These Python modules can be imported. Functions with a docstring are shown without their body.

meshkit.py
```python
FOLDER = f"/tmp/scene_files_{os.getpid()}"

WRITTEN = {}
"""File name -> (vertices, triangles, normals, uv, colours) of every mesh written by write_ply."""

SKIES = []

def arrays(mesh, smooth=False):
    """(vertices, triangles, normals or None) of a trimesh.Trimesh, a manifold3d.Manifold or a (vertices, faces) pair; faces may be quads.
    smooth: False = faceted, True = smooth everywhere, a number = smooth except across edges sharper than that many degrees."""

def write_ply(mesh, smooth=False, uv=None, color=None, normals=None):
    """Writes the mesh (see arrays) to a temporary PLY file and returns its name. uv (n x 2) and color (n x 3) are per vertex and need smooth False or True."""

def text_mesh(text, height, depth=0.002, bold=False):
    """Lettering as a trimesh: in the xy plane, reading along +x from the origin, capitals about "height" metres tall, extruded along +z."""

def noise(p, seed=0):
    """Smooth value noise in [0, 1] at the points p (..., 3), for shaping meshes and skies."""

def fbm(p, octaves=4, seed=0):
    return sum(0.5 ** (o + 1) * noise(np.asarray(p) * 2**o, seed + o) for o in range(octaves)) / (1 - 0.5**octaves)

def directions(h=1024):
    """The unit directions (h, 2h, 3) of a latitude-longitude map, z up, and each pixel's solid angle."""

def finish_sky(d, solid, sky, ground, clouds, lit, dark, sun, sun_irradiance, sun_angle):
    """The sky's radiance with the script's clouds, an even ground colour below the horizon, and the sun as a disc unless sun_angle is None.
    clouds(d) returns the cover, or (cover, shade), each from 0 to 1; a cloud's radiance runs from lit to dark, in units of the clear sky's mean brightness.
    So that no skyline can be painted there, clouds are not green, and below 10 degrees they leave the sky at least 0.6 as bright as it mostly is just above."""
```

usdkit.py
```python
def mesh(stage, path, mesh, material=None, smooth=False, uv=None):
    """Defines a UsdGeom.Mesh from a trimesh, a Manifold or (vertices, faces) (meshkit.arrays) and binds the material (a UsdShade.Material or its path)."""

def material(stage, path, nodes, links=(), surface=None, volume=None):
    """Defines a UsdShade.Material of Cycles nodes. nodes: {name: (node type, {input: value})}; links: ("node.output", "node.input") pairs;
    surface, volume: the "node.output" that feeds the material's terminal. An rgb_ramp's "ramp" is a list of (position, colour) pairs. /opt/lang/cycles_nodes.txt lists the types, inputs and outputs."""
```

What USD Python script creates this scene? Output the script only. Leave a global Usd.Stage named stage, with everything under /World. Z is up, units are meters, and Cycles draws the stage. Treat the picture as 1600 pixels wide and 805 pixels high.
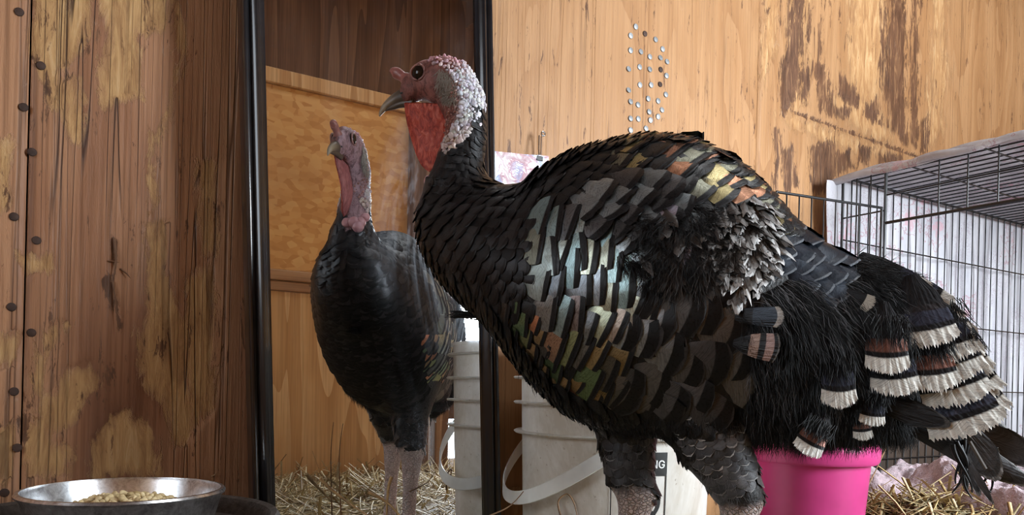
import math, random
import numpy as np
import trimesh
import manifold3d as m3
import usdkit, meshkit
from scipy import ndimage
from scipy.interpolate import PchipInterpolator
from pxr import Usd, UsdGeom, UsdLux, UsdShade, Gf, Sdf, Vt

random.seed(7)
rng = np.random.default_rng(7)
stage = Usd.Stage.CreateInMemory()
UsdGeom.SetStageUpAxis(stage, 'Z')
UsdGeom.SetStageMetersPerUnit(stage, 1.0)
UsdGeom.Xform.Define(stage, '/World')
UsdGeom.Scope.Define(stage, '/World/Looks')

# ------------------------------------------------------------------ camera
EYE = np.array([0.0, 0.0, 0.32])
FOCAL_PX, HORIZON, ROLL = 1200.0, 600.0, math.radians(1.35)
CR = np.array([math.cos(ROLL), 0, math.sin(ROLL)])
CU = np.array([-math.sin(ROLL), 0, math.cos(ROLL)])
CF = np.array([0.0, 1.0, 0.0])
camera = UsdGeom.Camera.Define(stage, '/World/camera')
camera.CreateHorizontalApertureAttr(36.0)
camera.CreateVerticalApertureAttr(36.0 * 805 / 1600)
camera.CreateFocalLengthAttr(36.0 * FOCAL_PX / 1600)
camera.CreateVerticalApertureOffsetAttr(36.0 * (HORIZON - 402.5) / 1600)
camera.CreateClippingRangeAttr(Gf.Vec2f(0.02, 200))
camera.CreateExposureAttr(0.45)
UsdGeom.Xformable(camera).AddTransformOp().Set(Gf.Matrix4d(
    *CR, 0, *CU, 0, *(-CF), 0, *map(float, EYE), 1))


def ray(u, v):
    return CF + (u - 800) / FOCAL_PX * CR + (HORIZON - v) / FOCAL_PX * CU


def at(u, v, depth):
    return EYE + depth * ray(u, v)


def project(p):
    q = np.asarray(p, float) - EYE
    return 800 + FOCAL_PX * (q @ CR) / (q @ CF), HORIZON - FOCAL_PX * (q @ CU) / (q @ CF)


# room frame: x along the back wall, y towards the back wall, z up; the back wall is turned 32 degrees from the picture plane
YAW = 32.0
WX = np.array([math.cos(math.radians(YAW)), math.sin(math.radians(YAW)), 0])
WY = np.array([-math.sin(math.radians(YAW)), math.cos(math.radians(YAW)), 0])
WZ = np.array([0, 0, 1.0])
ROOM = np.array([WX, WY, WZ])
BACK, FRONT, LEFT, RIGHT = 1.04, -0.40, -1.35, 2.85     # wall planes in the room frame


def room(p):
    return np.asarray(p, float) @ ROOM.T


def world(p):
    return np.asarray(p, float) @ ROOM


def on_wall(u, v, y=BACK):
    d = ROOM @ ray(u, v)
    return ROOM @ EYE + d * (y - 0.0) / d[1]


# ------------------------------------------------------------------ light
dome = UsdLux.DomeLight.Define(stage, '/World/sky')
dome.CreateIntensityAttr(1.2)
dome.CreateColorAttr(Gf.Vec3f(0.82, 0.91, 1.0))


def opening_light(name, centre, size, facing, power, color):
    """daylight for an opening: real at the window, added fill at door and roof. facing in the room frame"""
    light = UsdLux.RectLight.Define(stage, '/World/' + name)
    light.CreateWidthAttr(size[0]); light.CreateHeightAttr(size[1])
    light.CreateIntensityAttr(power); light.CreateColorAttr(Gf.Vec3f(*color))
    z = -world(np.asarray(facing, float)); z /= np.linalg.norm(z)
    x = np.cross([0, 0, 1.0] if abs(z[2]) < 0.9 else WY, z); x /= np.linalg.norm(x)
    y = np.cross(z, x)
    c = world(centre)
    UsdGeom.Xformable(light).AddTransformOp().Set(Gf.Matrix4d(*map(float, x), 0, *map(float, y), 0, *map(float, z), 0, *map(float, c), 1))


opening_light('window_daylight', (1.475, FRONT - 0.06, 0.73), (0.56, 0.62), (0, 1, 0), 42.0, (0.84, 0.93, 1.0))
opening_light('door_fill', (LEFT - 0.05, 0.10, 1.05), (0.8, 0.9), (1, 0, 0), 0.12, (0.9, 0.95, 1.0))  # added fill lamp in an unseen doorway
opening_light('roof_fill', (1.15, 0.15, 2.062), (0.86, 0.38), (0, 0, -1), 3.2, (1.0, 0.97, 0.92))  # added fill lamp overhead, brightens the front wall


# ------------------------------------------------------------------ helpers
class R(str):
    pass


class Graph:
    def __init__(self):
        self.nodes, self.links = {}, []

    def __call__(self, kind, **inputs):
        name, plain = f'n{len(self.nodes)}', {}
        for k, v in inputs.items():
            if isinstance(v, R):
                self.links.append((str(v), f'{name}.{k}'))
            else:
                plain[k] = v
        self.nodes[name] = (kind, plain)
        return lambda out: R(f'{name}.{out}')

    def ramp(self, fac, stops):
        return self('rgb_ramp', fac=fac, ramp=[(p, (c,) * 3 if np.ndim(c) == 0 else c) for p, c in stops])('color')

    def mix(self, fac, a, b, how='mix'):
        a, b = ((x,) * 3 if isinstance(x, float) else x for x in (a, b))
        return self('mix_color', blend_type=how, fac=fac, a=a, b=b)('result')

    def math(self, how, a, b=0.0, clamp=False):
        return self('math', math_type=how, value1=a, value2=b, use_clamp=clamp)('value')

    def noise(self, vec=None, scale=5.0, detail=2.0, rough=0.5, distortion=0.0):
        kw = dict(scale=scale, detail=detail, roughness=rough, distortion=distortion)
        if vec is not None:
            kw['vector'] = vec
        return self('noise_texture', **kw)('fac')

    def coords(self, scale=(1, 1, 1), loc=(0, 0, 0)):
        o = self('texture_coordinate')('object')
        return self('mapping', vector=o, scale=scale, location=loc)('vector')

    def attr(self, name, out='fac'):
        return self('attribute', attribute=name)(out)

    def bump(self, height, strength=0.5, distance=0.002):
        return self('bump', height=height, strength=strength, distance=distance)('normal')

    def done(self, name, **principled):
        s = self('principled_bsdf', **principled)('BSDF')
        return self.make(name, s)

    def make(self, name, surface):
        return usdkit.material(stage, '/World/Looks/' + name, self.nodes, self.links, surface=str(surface))


TAKEN = {}


def numbered(parent, name):
    k = TAKEN.get((parent, name), 0)
    TAKEN[(parent, name)] = k + 1
    return f'{parent}/{name}' + (f'_{k:03d}' if k else '')


def path_of(parent):
    return '/World' if parent is None else str(parent.GetPath())


def tag(prim, label=None, category=None, group=None, kind=None):
    prim = prim.GetPrim() if hasattr(prim, 'GetPrim') else prim
    for k, v in (('label', label), ('category', category), ('group', group), ('kind', kind)):
        if v:
            prim.SetCustomDataByKey(k, v)
    return prim


def thing(name, loc=(0, 0, 0), turn=None, **said):
    x = UsdGeom.Xform.Define(stage, numbered('/World', name))
    x.AddTranslateOp().Set(Gf.Vec3d(*map(float, loc)))
    if turn is not None:
        x.AddRotateZOp().Set(float(turn))
    return tag(x, **said)


def obj(name, mesh, material, parent=None, smooth=35, fc=None, fm=None, uv=None, **said):
    """one Mesh prim; fc / fm / uv are per-vertex colour, amount and st (they need an unsplit mesh)"""
    m = usdkit.mesh(stage, numbered(path_of(parent), name), mesh, material, smooth=smooth if fc is None and uv is None else True)
    api = UsdGeom.PrimvarsAPI(m)
    if fc is not None:
        api.CreatePrimvar('fc', Sdf.ValueTypeNames.Color3fArray, 'vertex').Set(Vt.Vec3fArray.FromNumpy(np.asarray(fc, np.float32)))
    if fm is not None:
        for k, a in (fm.items() if isinstance(fm, dict) else [('fm', fm)]):
            api.CreatePrimvar(k, Sdf.ValueTypeNames.FloatArray, 'vertex').Set(Vt.FloatArray.FromNumpy(np.asarray(a, np.float32)))
    if uv is not None:
        api.CreatePrimvar('st', Sdf.ValueTypeNames.TexCoord2fArray, 'vertex').Set(Vt.Vec2fArray.FromNumpy(np.asarray(uv, np.float32)))
    tag(m, **said)
    return m.GetPrim()


def curves(name, strands, widths, material, parent=None, **said):
    """strands n x k x 3"""
    strands = np.asarray(strands, np.float32)
    n, k = strands.shape[:2]
    c = UsdGeom.BasisCurves.Define(stage, numbered(path_of(parent), name))
    c.CreateTypeAttr('linear')
    c.CreateCurveVertexCountsAttr(Vt.IntArray.FromNumpy(np.full(n, k, np.int32)))
    c.CreatePointsAttr(Vt.Vec3fArray.FromNumpy(strands.reshape(-1, 3)))
    c.CreateWidthsAttr(Vt.FloatArray.FromNumpy(np.asarray(widths, np.float32).ravel()))
    c.SetWidthsInterpolation('vertex')
    UsdShade.MaterialBindingAPI.Apply(c.GetPrim()).Bind(material)
    tag(c, **said)
    return c.GetPrim()


def box(x0, x1, y0, y1, z0, z1, r=0.0):
    if r <= 0:
        b = trimesh.creation.box([x1 - x0, y1 - y0, z1 - z0])
        b.apply_translation([(x0 + x1) / 2, (y0 + y1) / 2, (z0 + z1) / 2])
        return b
    pts = []
    for sx in (x0 + r, x1 - r):
        for sy in (y0 + r, y1 - r):
            for sz in (z0 + r, z1 - r):
                for d in ((r, 0, 0), (-r, 0, 0), (0, r, 0), (0, -r, 0), (0, 0, r), (0, 0, -r)):
                    pts.append((sx + d[0], sy + d[1], sz + d[2]))
    return trimesh.convex.convex_hull(np.array(pts))


def join(*ms):
    return trimesh.util.concatenate([m for m in ms])


def lathe(profile, n=72):
    return trimesh.creation.revolve(np.array(profile, float), sections=n)


def tube(pts, r, n=6, caps=True):
    pts = np.asarray(pts, float)
    r = np.broadcast_to(np.asarray(r, float), (len(pts),))
    t = np.gradient(pts, axis=0)
    t /= np.linalg.norm(t, axis=1, keepdims=True) + 1e-12
    ref = np.array([0, 0, 1.0]) if abs(t[0][2]) < 0.9 else np.array([1.0, 0, 0])
    rings = []
    for i in range(len(pts)):
        a = np.cross(t[i], ref); a /= np.linalg.norm(a) + 1e-12
        b = np.cross(t[i], a)
        ref = -np.cross(t[i], a) if False else ref
        ang = np.arange(n) * 2 * np.pi / n
        rings.append(pts[i] + r[i] * (np.cos(ang)[:, None] * a + np.sin(ang)[:, None] * b))
    v = np.vstack(rings)
    f = []
    for i in range(len(pts) - 1):
        for k in range(n):
            a, b = i * n + k, i * n + (k + 1) % n
            f += [[a, a + n, b + n], [a, b + n, b]]
    if caps:
        v = np.vstack([v, pts[0], pts[-1]])
        c0, c1 = len(v) - 2, len(v) - 1
        for k in range(n):
            f.append([c0, k, (k + 1) % n])
            f.append([c1, (len(pts) - 1) * n + (k + 1) % n, (len(pts) - 1) * n + k])
    m = trimesh.Trimesh(v, f, process=False)
    m.fix_normals() if len(f) < 20 else None
    return m


def grid_mesh(P):
    """P rows x cols x 3"""
    h, w = P.shape[:2]
    i = np.arange(h * w).reshape(h, w)
    q = np.stack([i[:-1, :-1], i[:-1, 1:], i[1:, 1:], i[1:, :-1]], -1).reshape(-1, 4)
    f = np.vstack([q[:, [0, 1, 2]], q[:, [0, 2, 3]]])
    return P.reshape(-1, 3), f


def inside(P, poly):
    """P n x 2 in polygon"""
    poly = np.asarray(poly, float)
    x, y = P[:, 0], P[:, 1]
    c = np.zeros(len(P), bool)
    for i in range(len(poly)):
        (x0, y0), (x1, y1) = poly[i], poly[i - 1]
        hit = ((y0 > y) != (y1 > y)) & (x < (x1 - x0) * (y - y0) / (y1 - y0 + 1e-12) + x0)
        c ^= hit
    return c


def signed(P, poly):
    """distance to polygon's edge, positive inside"""
    poly = np.asarray(poly, float)
    d = np.full(len(P), 1e9)
    for i in range(len(poly)):
        a, b = poly[i - 1], poly[i]
        ab = b - a
        t = np.clip(((P - a) @ ab) / (ab @ ab + 1e-12), 0, 1)
        d = np.minimum(d, np.linalg.norm(P - a - t[:, None] * ab, axis=1))
    return np.where(inside(P, poly), d, -d)


def smooth01(x):
    x = np.clip(x, 0, 1)
    return x * x * (3 - 2 * x)


# ------------------------------------------------------------------ materials
def plain(name, color, rough=0.5, metallic=0.0, bump=None, vary=0.12, vscale=30.0, **kw):
    g = Graph()
    c = g.coords()
    n = g.noise(c, vscale, 4, 0.6)
    dark = tuple(x * (1 - vary) for x in color)
    light = tuple(min(1, x * (1 + vary)) for x in color)
    col = g.ramp(n, [(0.3, dark), (0.7, light)])
    p = dict(base_color=col, roughness=rough, metallic=metallic, **kw)
    if bump:
        p['normal'] = g.bump(g.noise(c, bump[0], 3, 0.6), bump[1], bump[2])
    return g.done(name, **p)


def wood_back():
    """weathered plywood; mesh attributes: rip (torn face veneer), stain, tone (left sheet redder)"""
    g = Graph()
    broad = g.noise(g.coords((9, 9, 0.9)), 1.0, 4, 0.55, 0.6)
    warp = g.noise(g.coords((5, 5, 1.6)), 1.0, 2, 0.5)
    figure = g.math('fraction', g.math('add', g.math('multiply', warp, 9.0), g.math('multiply', broad, 2.0)))
    fine = g.noise(g.coords((230, 230, 3.2)), 1.0, 3, 0.6)
    fibre = g.noise(g.coords((90, 90, 14)), 1.0, 4, 0.7, 0.8)
    # face veneer, left (red brown) and right (orange tan)
    left = g.ramp(broad, [(0.28, (0.15, 0.062, 0.033)), (0.42, (0.30, 0.138, 0.070)), (0.55, (0.45, 0.235, 0.125)), (0.66, (0.34, 0.158, 0.080)), (0.8, (0.58, 0.35, 0.20))])
    right = g.ramp(g.mix(0.22, broad, figure), [(0.15, (0.25, 0.115, 0.046)), (0.42, (0.35, 0.178, 0.076)), (0.6, (0.41, 0.222, 0.103)), (0.85, (0.29, 0.140, 0.056))])
    tone = g.attr('tone')
    col = g.mix(tone, left, right)
    col = g.mix(g.math('multiply', g.ramp(fine, [(0.35, 1.0), (0.55, 0.0)]), g.mix(tone, 0.5, 0.16)), col, (0.13, 0.05, 0.02), 'mix')
    # torn patches: pale lower veneer with ragged edge
    edge = g.noise(g.coords((60, 60, 17)), 1.0, 6, 0.72, 0.5)
    rip = g.math('add', g.attr('rip'), g.math('multiply', g.math('subtract', edge, 0.5), 3.0))
    ripm = g.ramp(rip, [(0.36, 0.0), (0.60, 0.62), (1.0, 0.95)])
    pale = g.ramp(fibre, [(0.25, (0.20, 0.098, 0.042)), (0.42, (0.37, 0.20, 0.082)), (0.58, (0.50, 0.295, 0.125)), (0.78, (0.64, 0.43, 0.23))])
    pale_r = g.ramp(fibre, [(0.25, (0.24, 0.105, 0.042)), (0.5, (0.42, 0.225, 0.093)), (0.75, (0.60, 0.39, 0.20))])
    col = g.mix(ripm, col, g.mix(tone, pale, pale_r))
    # dark glue and stain
    stn = g.math('add', g.attr('stain'), g.math('multiply', g.math('subtract', g.noise(g.coords((85, 85, 16)), 1.0, 6, 0.75, 0.6), 0.5), 3.6))
    stm = g.ramp(stn, [(0.46, 0.0), (0.62, 0.9), (0.9, 1.0)])
    dark = g.ramp(fibre, [(0.3, (0.055, 0.024, 0.012)), (0.55, (0.135, 0.062, 0.032)), (0.75, (0.33, 0.175, 0.08))])
    col = g.mix(stm, col, dark)
    # drying checks: long thin cracks
    cr = g.noise(g.coords((34, 34, 0.7), (3.1, 0, 1.7)), 1.0, 2, 0.55, 0.15)
    crack = g.ramp(cr, [(0.487, 0.0), (0.5, 1.0), (0.513, 0.0)])
    gate = g.ramp(g.noise(g.coords((9, 9, 2.4)), 1.0, 2, 0.5), [(0.42, 0.0), (0.6, 1.0)])
    crack = g.math('multiply', g.math('multiply', crack, gate), g.mix(tone, 1.0, 0.35))
    cr2 = g.noise(g.coords((75, 75, 0.9), (7.3, 0, 4.1)), 1.0, 1, 0.5, 0.1)
    crack2 = g.math('multiply', g.ramp(cr2, [(0.48, 0.0), (0.5, 0.7), (0.52, 0.0)]), g.mix(tone, 1.0, 0.15))
    crack = g.math('maximum', crack, g.math('multiply', crack2, g.ramp(broad, [(0.4, 0.0), (0.55, 1.0)])))
    col = g.mix(crack, col, (0.03, 0.012, 0.008))
    # whitish scuffs
    scuff = g.ramp(g.noise(g.coords((26, 26, 9), (1, 0, 8)), 1.0, 6, 0.75, 1.2), [(0.66, 0.0), (0.80, 0.35)])
    col = g.mix(scuff, col, (0.72, 0.60, 0.48))
    h = g.math('subtract', g.math('add', g.math('multiply', fine, 0.35), g.math('multiply', fibre, 0.5)), g.math('add', crack, g.math('multiply', ripm, 0.7)))
    return g.done('plywood_weathered', base_color=col, roughness=g.mix(ripm, 0.52, 0.8), specular_ior_level=0.35, normal=g.bump(h, 0.75, 0.0025))


def wood(name, lo, mid, hi, along='z', figure=True, scale=1.0, rough=0.6):
    g = Graph()
    s = {'z': (9, 9, 0.8), 'x': (0.8, 9, 9), 'y': (9, 0.8, 9)}[along]
    f = {'z': (170, 170, 3), 'x': (3, 170, 170), 'y': (170, 3, 170)}[along]
    broad = g.noise(g.coords(tuple(scale * x for x in s)), 1.0, 3, 0.55, 0.5)
    bands = g.math('fraction', g.math('multiply', g.noise(g.coords(tuple(0.55 * scale * x for x in s)), 1.0, 2, 0.5, 0.3), 11.0))
    fac = g.mix(0.5, broad, bands) if figure else broad
    col = g.ramp(fac, [(0.2, lo), (0.5, mid), (0.8, hi)])
    fine = g.noise(g.coords(f), 1.0, 3, 0.6)
    col = g.mix(g.math('multiply', g.ramp(fine, [(0.35, 1.0), (0.55, 0.0)]), 0.35), col, tuple(x * 0.4 for x in lo))
    blot = g.noise(g.coords((4, 4, 4)), 1.0, 4, 0.6)
    col = g.mix(g.ramp(blot, [(0.45, 0.0), (0.75, 0.45)]), col, lo)
    return g.done(name, base_color=col, roughness=rough, specular_ior_level=0.35, normal=g.bump(fine, 0.4, 0.001))


def chip_board():
    g = Graph()
    v = g('voronoi_texture', vector=g.coords((38, 38, 70)), scale=1.0, feature='f1')
    flake = g('rgb_to_bw', color=v('color'))('val')
    col = g.ramp(flake, [(0.1, (0.50, 0.225, 0.055)), (0.5, (0.62, 0.31, 0.088)), (0.9, (0.70, 0.40, 0.135))])
    big = g.noise(g.coords((6, 6, 6)), 1.0, 4, 0.6)
    col = g.mix(g.ramp(big, [(0.4, 0.0), (0.75, 0.4)]), col, (0.34, 0.14, 0.04))
    return g.done('chip_board', base_color=col, roughness=0.55, normal=g.bump(flake, 0.2, 0.001))


def mirror_mat():
    g = Graph()
    sm = g.noise(g.coords((6, 6, 2.2)), 1.0, 6, 0.72, 1.4)
    wipe = g.noise(g.coords((60, 60, 5)), 1.0, 4, 0.7, 0.8)
    dirt = g.math('multiply', g.ramp(sm, [(0.45, 0.004), (0.76, 0.24)]), g.ramp(wipe, [(0.3, 0.55), (0.7, 1.0)]))
    clean = g('glossy_bsdf', color=(0.83, 0.85, 0.86), roughness=0.012, distribution='ggx')('BSDF')
    haze = g('glossy_bsdf', color=(0.78, 0.82, 0.90), roughness=0.20, distribution='ggx')('BSDF')
    dust = g('diffuse_bsdf', color=(0.55, 0.53, 0.52))('BSDF')
    a = g('mix_closure', fac=dirt, closure1=clean, closure2=haze)('closure')
    dustm = g.ramp(g.noise(g.coords((24, 24, 24)), 1.0, 6, 0.75), [(0.52, 0.0), (0.8, 0.022)])
    return g.make('mirror_silver', g('mix_closure', fac=dustm, closure1=a, closure2=dust)('closure'))


def steel():
    g = Graph()
    sc = g.noise(g.coords((40, 40, 260)), 1.0, 4, 0.7, 0.3)
    sc2 = g.noise(g.coords((90, 90, 90)), 1.0, 5, 0.75, 0.5)
    col = g.ramp(sc2, [(0.30, (0.55, 0.55, 0.56)), (0.6, (0.74, 0.75, 0.77))])
    return g.done('steel', base_color=col, metallic=1.0, roughness=g.ramp(sc2, [(0.3, 0.24), (0.8, 0.36)]), normal=g.bump(sc, 0.10, 0.0006))


def plastic_white():
    g = Graph()
    c = g.coords((7, 7, 5))
    d = g.noise(c, 1.0, 6, 0.75, 0.6)
    sp = g.noise(g.coords((180, 180, 180)), 1.0, 2, 0.5)
    col = g.ramp(d, [(0.38, (0.50, 0.44, 0.36)), (0.62, (0.74, 0.71, 0.66))])
    col = g.mix(g.ramp(sp, [(0.68, 0.0), (0.74, 0.6)]), col, (0.25, 0.18, 0.11))
    return g.done('white_plastic', base_color=col, roughness=0.42, subsurface_weight=0.15, subsurface_radius=(0.01, 0.009, 0.007), subsurface_scale=0.5, normal=g.bump(d, 0.06, 0.002))


def fabric_print():
    g = Graph()
    o = g.coords((1, 1, 1))
    w = g.noise(g.coords((60, 60, 60)), 1.0, 2, 0.5)
    warped = g('mix_vector', fac=0.11, a=o, b=g('combine_xyz', x=w, y=g.noise(g.coords((40, 40, 40), (5, 1, 2)), 1.0, 2, 0.5), z=g.noise(g.coords((33, 33, 33), (2, 7, 2)), 1.0, 2, 0.5))('vector'))('result')
    v = g('voronoi_texture', vector=warped, scale=9.5, feature='f1')('distance')
    ring = g.ramp(v, [(0.30, 0.0), (0.325, 1.0), (0.345, 1.0), (0.37, 0.0)])
    blob = g.ramp(v, [(0.14, 0.55), (0.22, 0.0)])
    sq = g.noise(g.coords((45, 45, 45)), 1.0, 4, 0.7, 2.2)
    line = g.ramp(sq, [(0.475, 0.0), (0.5, 0.9), (0.525, 0.0)])
    gate = g.ramp(g.noise(g.coords((8, 8, 8)), 1.0, 2, 0.5), [(0.48, 0.0), (0.56, 1.0)])
    col = g.mix(g.math('multiply', ring, 0.45), g.ramp(g.noise(g.coords((16, 16, 5)), 1.0, 4, 0.6), [(0.35, (0.50, 0.49, 0.53)), (0.65, (0.68, 0.67, 0.70))]), (0.40, 0.10, 0.15))
    col = g.mix(blob, col, (0.70, 0.36, 0.42))
    col = g.mix(g.math('multiply', g.math('multiply', line, gate), 0.6), col, (0.25, 0.12, 0.20))
    weave = g.noise(g.coords((900, 900, 900)), 1.0, 1, 0.5)
    diff = g('principled_bsdf', base_color=col, roughness=0.9, specular_ior_level=0.1, normal=g.bump(weave, 0.2, 0.0004))('BSDF')
    tr = g('translucent_bsdf', color=col)('BSDF')
    return g.make('printed_sheet', g('mix_closure', fac=0.25, closure1=diff, closure2=tr)('closure'))


def straw_mat():
    g = Graph()
    col = g.attr('fc', 'color')
    st = g.noise(g.coords((90, 90, 90)), 1.0, 3, 0.6)
    col = g.mix(g.ramp(st, [(0.4, 0.0), (0.7, 0.35)]), col, (0.22, 0.13, 0.05))
    d = g('principled_bsdf', base_color=col, roughness=0.5, specular_ior_level=0.4)('BSDF')
    t = g('translucent_bsdf', color=col)('BSDF')
    return g.make('straw', g('mix_closure', fac=0.15, closure1=d, closure2=t)('closure'))


def feather_mat():
    g = Graph()
    col = g.attr('fc', 'color')
    met = g.attr('fm')
    st = g.attr('st', 'vector')
    barb = g.noise(g('mapping', vector=st, scale=(1.2, 26, 1))('vector'), 1.0, 2, 0.6)
    rag = g.noise(g('mapping', vector=st, scale=(7, 7, 1))('vector'), 1.0, 3, 0.6)
    col = g.mix(g.ramp(barb, [(0.30, 0.55), (0.55, 0.0)]), col, (0.006, 0.006, 0.008))
    rough = g.ramp(rag, [(0.3, 0.26), (0.7, 0.46)])
    return g.done('feather', base_color=col, metallic=met, roughness=rough, specular_ior_level=0.26, normal=g.bump(barb, 0.35, 0.0006))


def skin_mat():
    g = Graph()
    col = g.attr('fc', 'color')
    sc = g.attr('fm')      # 1 on scaled legs
    v = g('voronoi_texture', vector=g.coords((210, 210, 260)), scale=1.0, feature='distance_to_edge')('distance')
    scale = g.ramp(v, [(0.0, 0.0), (0.14, 1.0)])
    wr = g.noise(g.coords((190, 190, 110)), 1.0, 4, 0.65, 0.8)
    h = g.mix(sc, wr, scale)
    dark = g.math('multiply', sc, g.ramp(v, [(0.0, 0.55), (0.10, 0.0)]))
    col = g.mix(dark, col, (0.09, 0.055, 0.05))
    col = g.mix(g.math('multiply', g.math('subtract', 1.0, sc), g.ramp(wr, [(0.36, 0.85), (0.56, 0.0)])), col, g.mix(1.0, col, (0.28, 0.20, 0.20), 'multiply'))
    return g.done('skin', base_color=col, roughness=0.48, specular_ior_level=0.45, subsurface_weight=0.12, subsurface_radius=(0.008, 0.003, 0.002), subsurface_scale=0.4, normal=g.bump(h, 0.95, 0.0020))


def wattle_mat():
    g = Graph()
    n = g.noise(g.coords((170, 170, 75)), 1.0, 4, 0.65, 0.9)
    col = g.ramp(n, [(0.34, (0.26, 0.024, 0.015)), (0.5, (0.58, 0.085, 0.050)), (0.66, (0.78, 0.22, 0.145))])
    col = g.mix(g.attr('fm'), col, g.ramp(n, [(0.3, (0.26, 0.10, 0.11)), (0.7, (0.46, 0.24, 0.26))]))  # far face: its shade mixed in as a greyer pink
    d = g('principled_bsdf', base_color=col, roughness=0.45, specular_ior_level=0.4, normal=g.bump(n, 0.8, 0.0018))('BSDF')
    t = g('translucent_bsdf', color=g.mix(1.0, col, (1.0, 0.75, 0.7), 'multiply'))('BSDF')
    return g.make('wattle', g('mix_closure', fac=0.28, closure1=d, closure2=t)('closure'))


def vertex_mat(name, rough=0.45, spec=0.4, bump=None, sss=0.0):
    g = Graph()
    kw = {}
    if bump:
        kw['normal'] = g.bump(g.noise(g.coords((bump[0],) * 3), 1.0, 3, 0.6), bump[1], bump[2])
    if sss:
        kw.update(subsurface_weight=sss, subsurface_radius=(0.006, 0.003, 0.002), subsurface_scale=0.4)
    return g.done(name, base_color=g.attr('fc', 'color'), roughness=rough, specular_ior_level=spec, **kw)


def hair_mat(name, color, rough=0.5):
    g = Graph()
    return g.done(name, base_color=color, roughness=rough, specular_ior_level=0.25)


def clear_plastic():
    g = Graph()
    n = g.noise(g.coords((14, 14, 14)), 1.0, 4, 0.6, 1.5)
    col = g.ramp(n, [(0.38, (0.66, 0.55, 0.58)), (0.5, (0.55, 0.32, 0.37)), (0.6, (0.42, 0.52, 0.76)), (0.75, (0.74, 0.74, 0.80))])
    cre = g.noise(g.coords((30, 30, 30)), 1.0, 3, 0.5, 2.0)
    d = g('principled_bsdf', base_color=col, roughness=0.22, normal=g.bump(cre, 0.6, 0.004))('BSDF')
    t = g('transparent_bsdf', color=(0.95, 0.95, 0.97))('BSDF')
    return g.make('bag_plastic', g('mix_closure', fac=0.2, closure1=d, closure2=t)('closure'))


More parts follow.
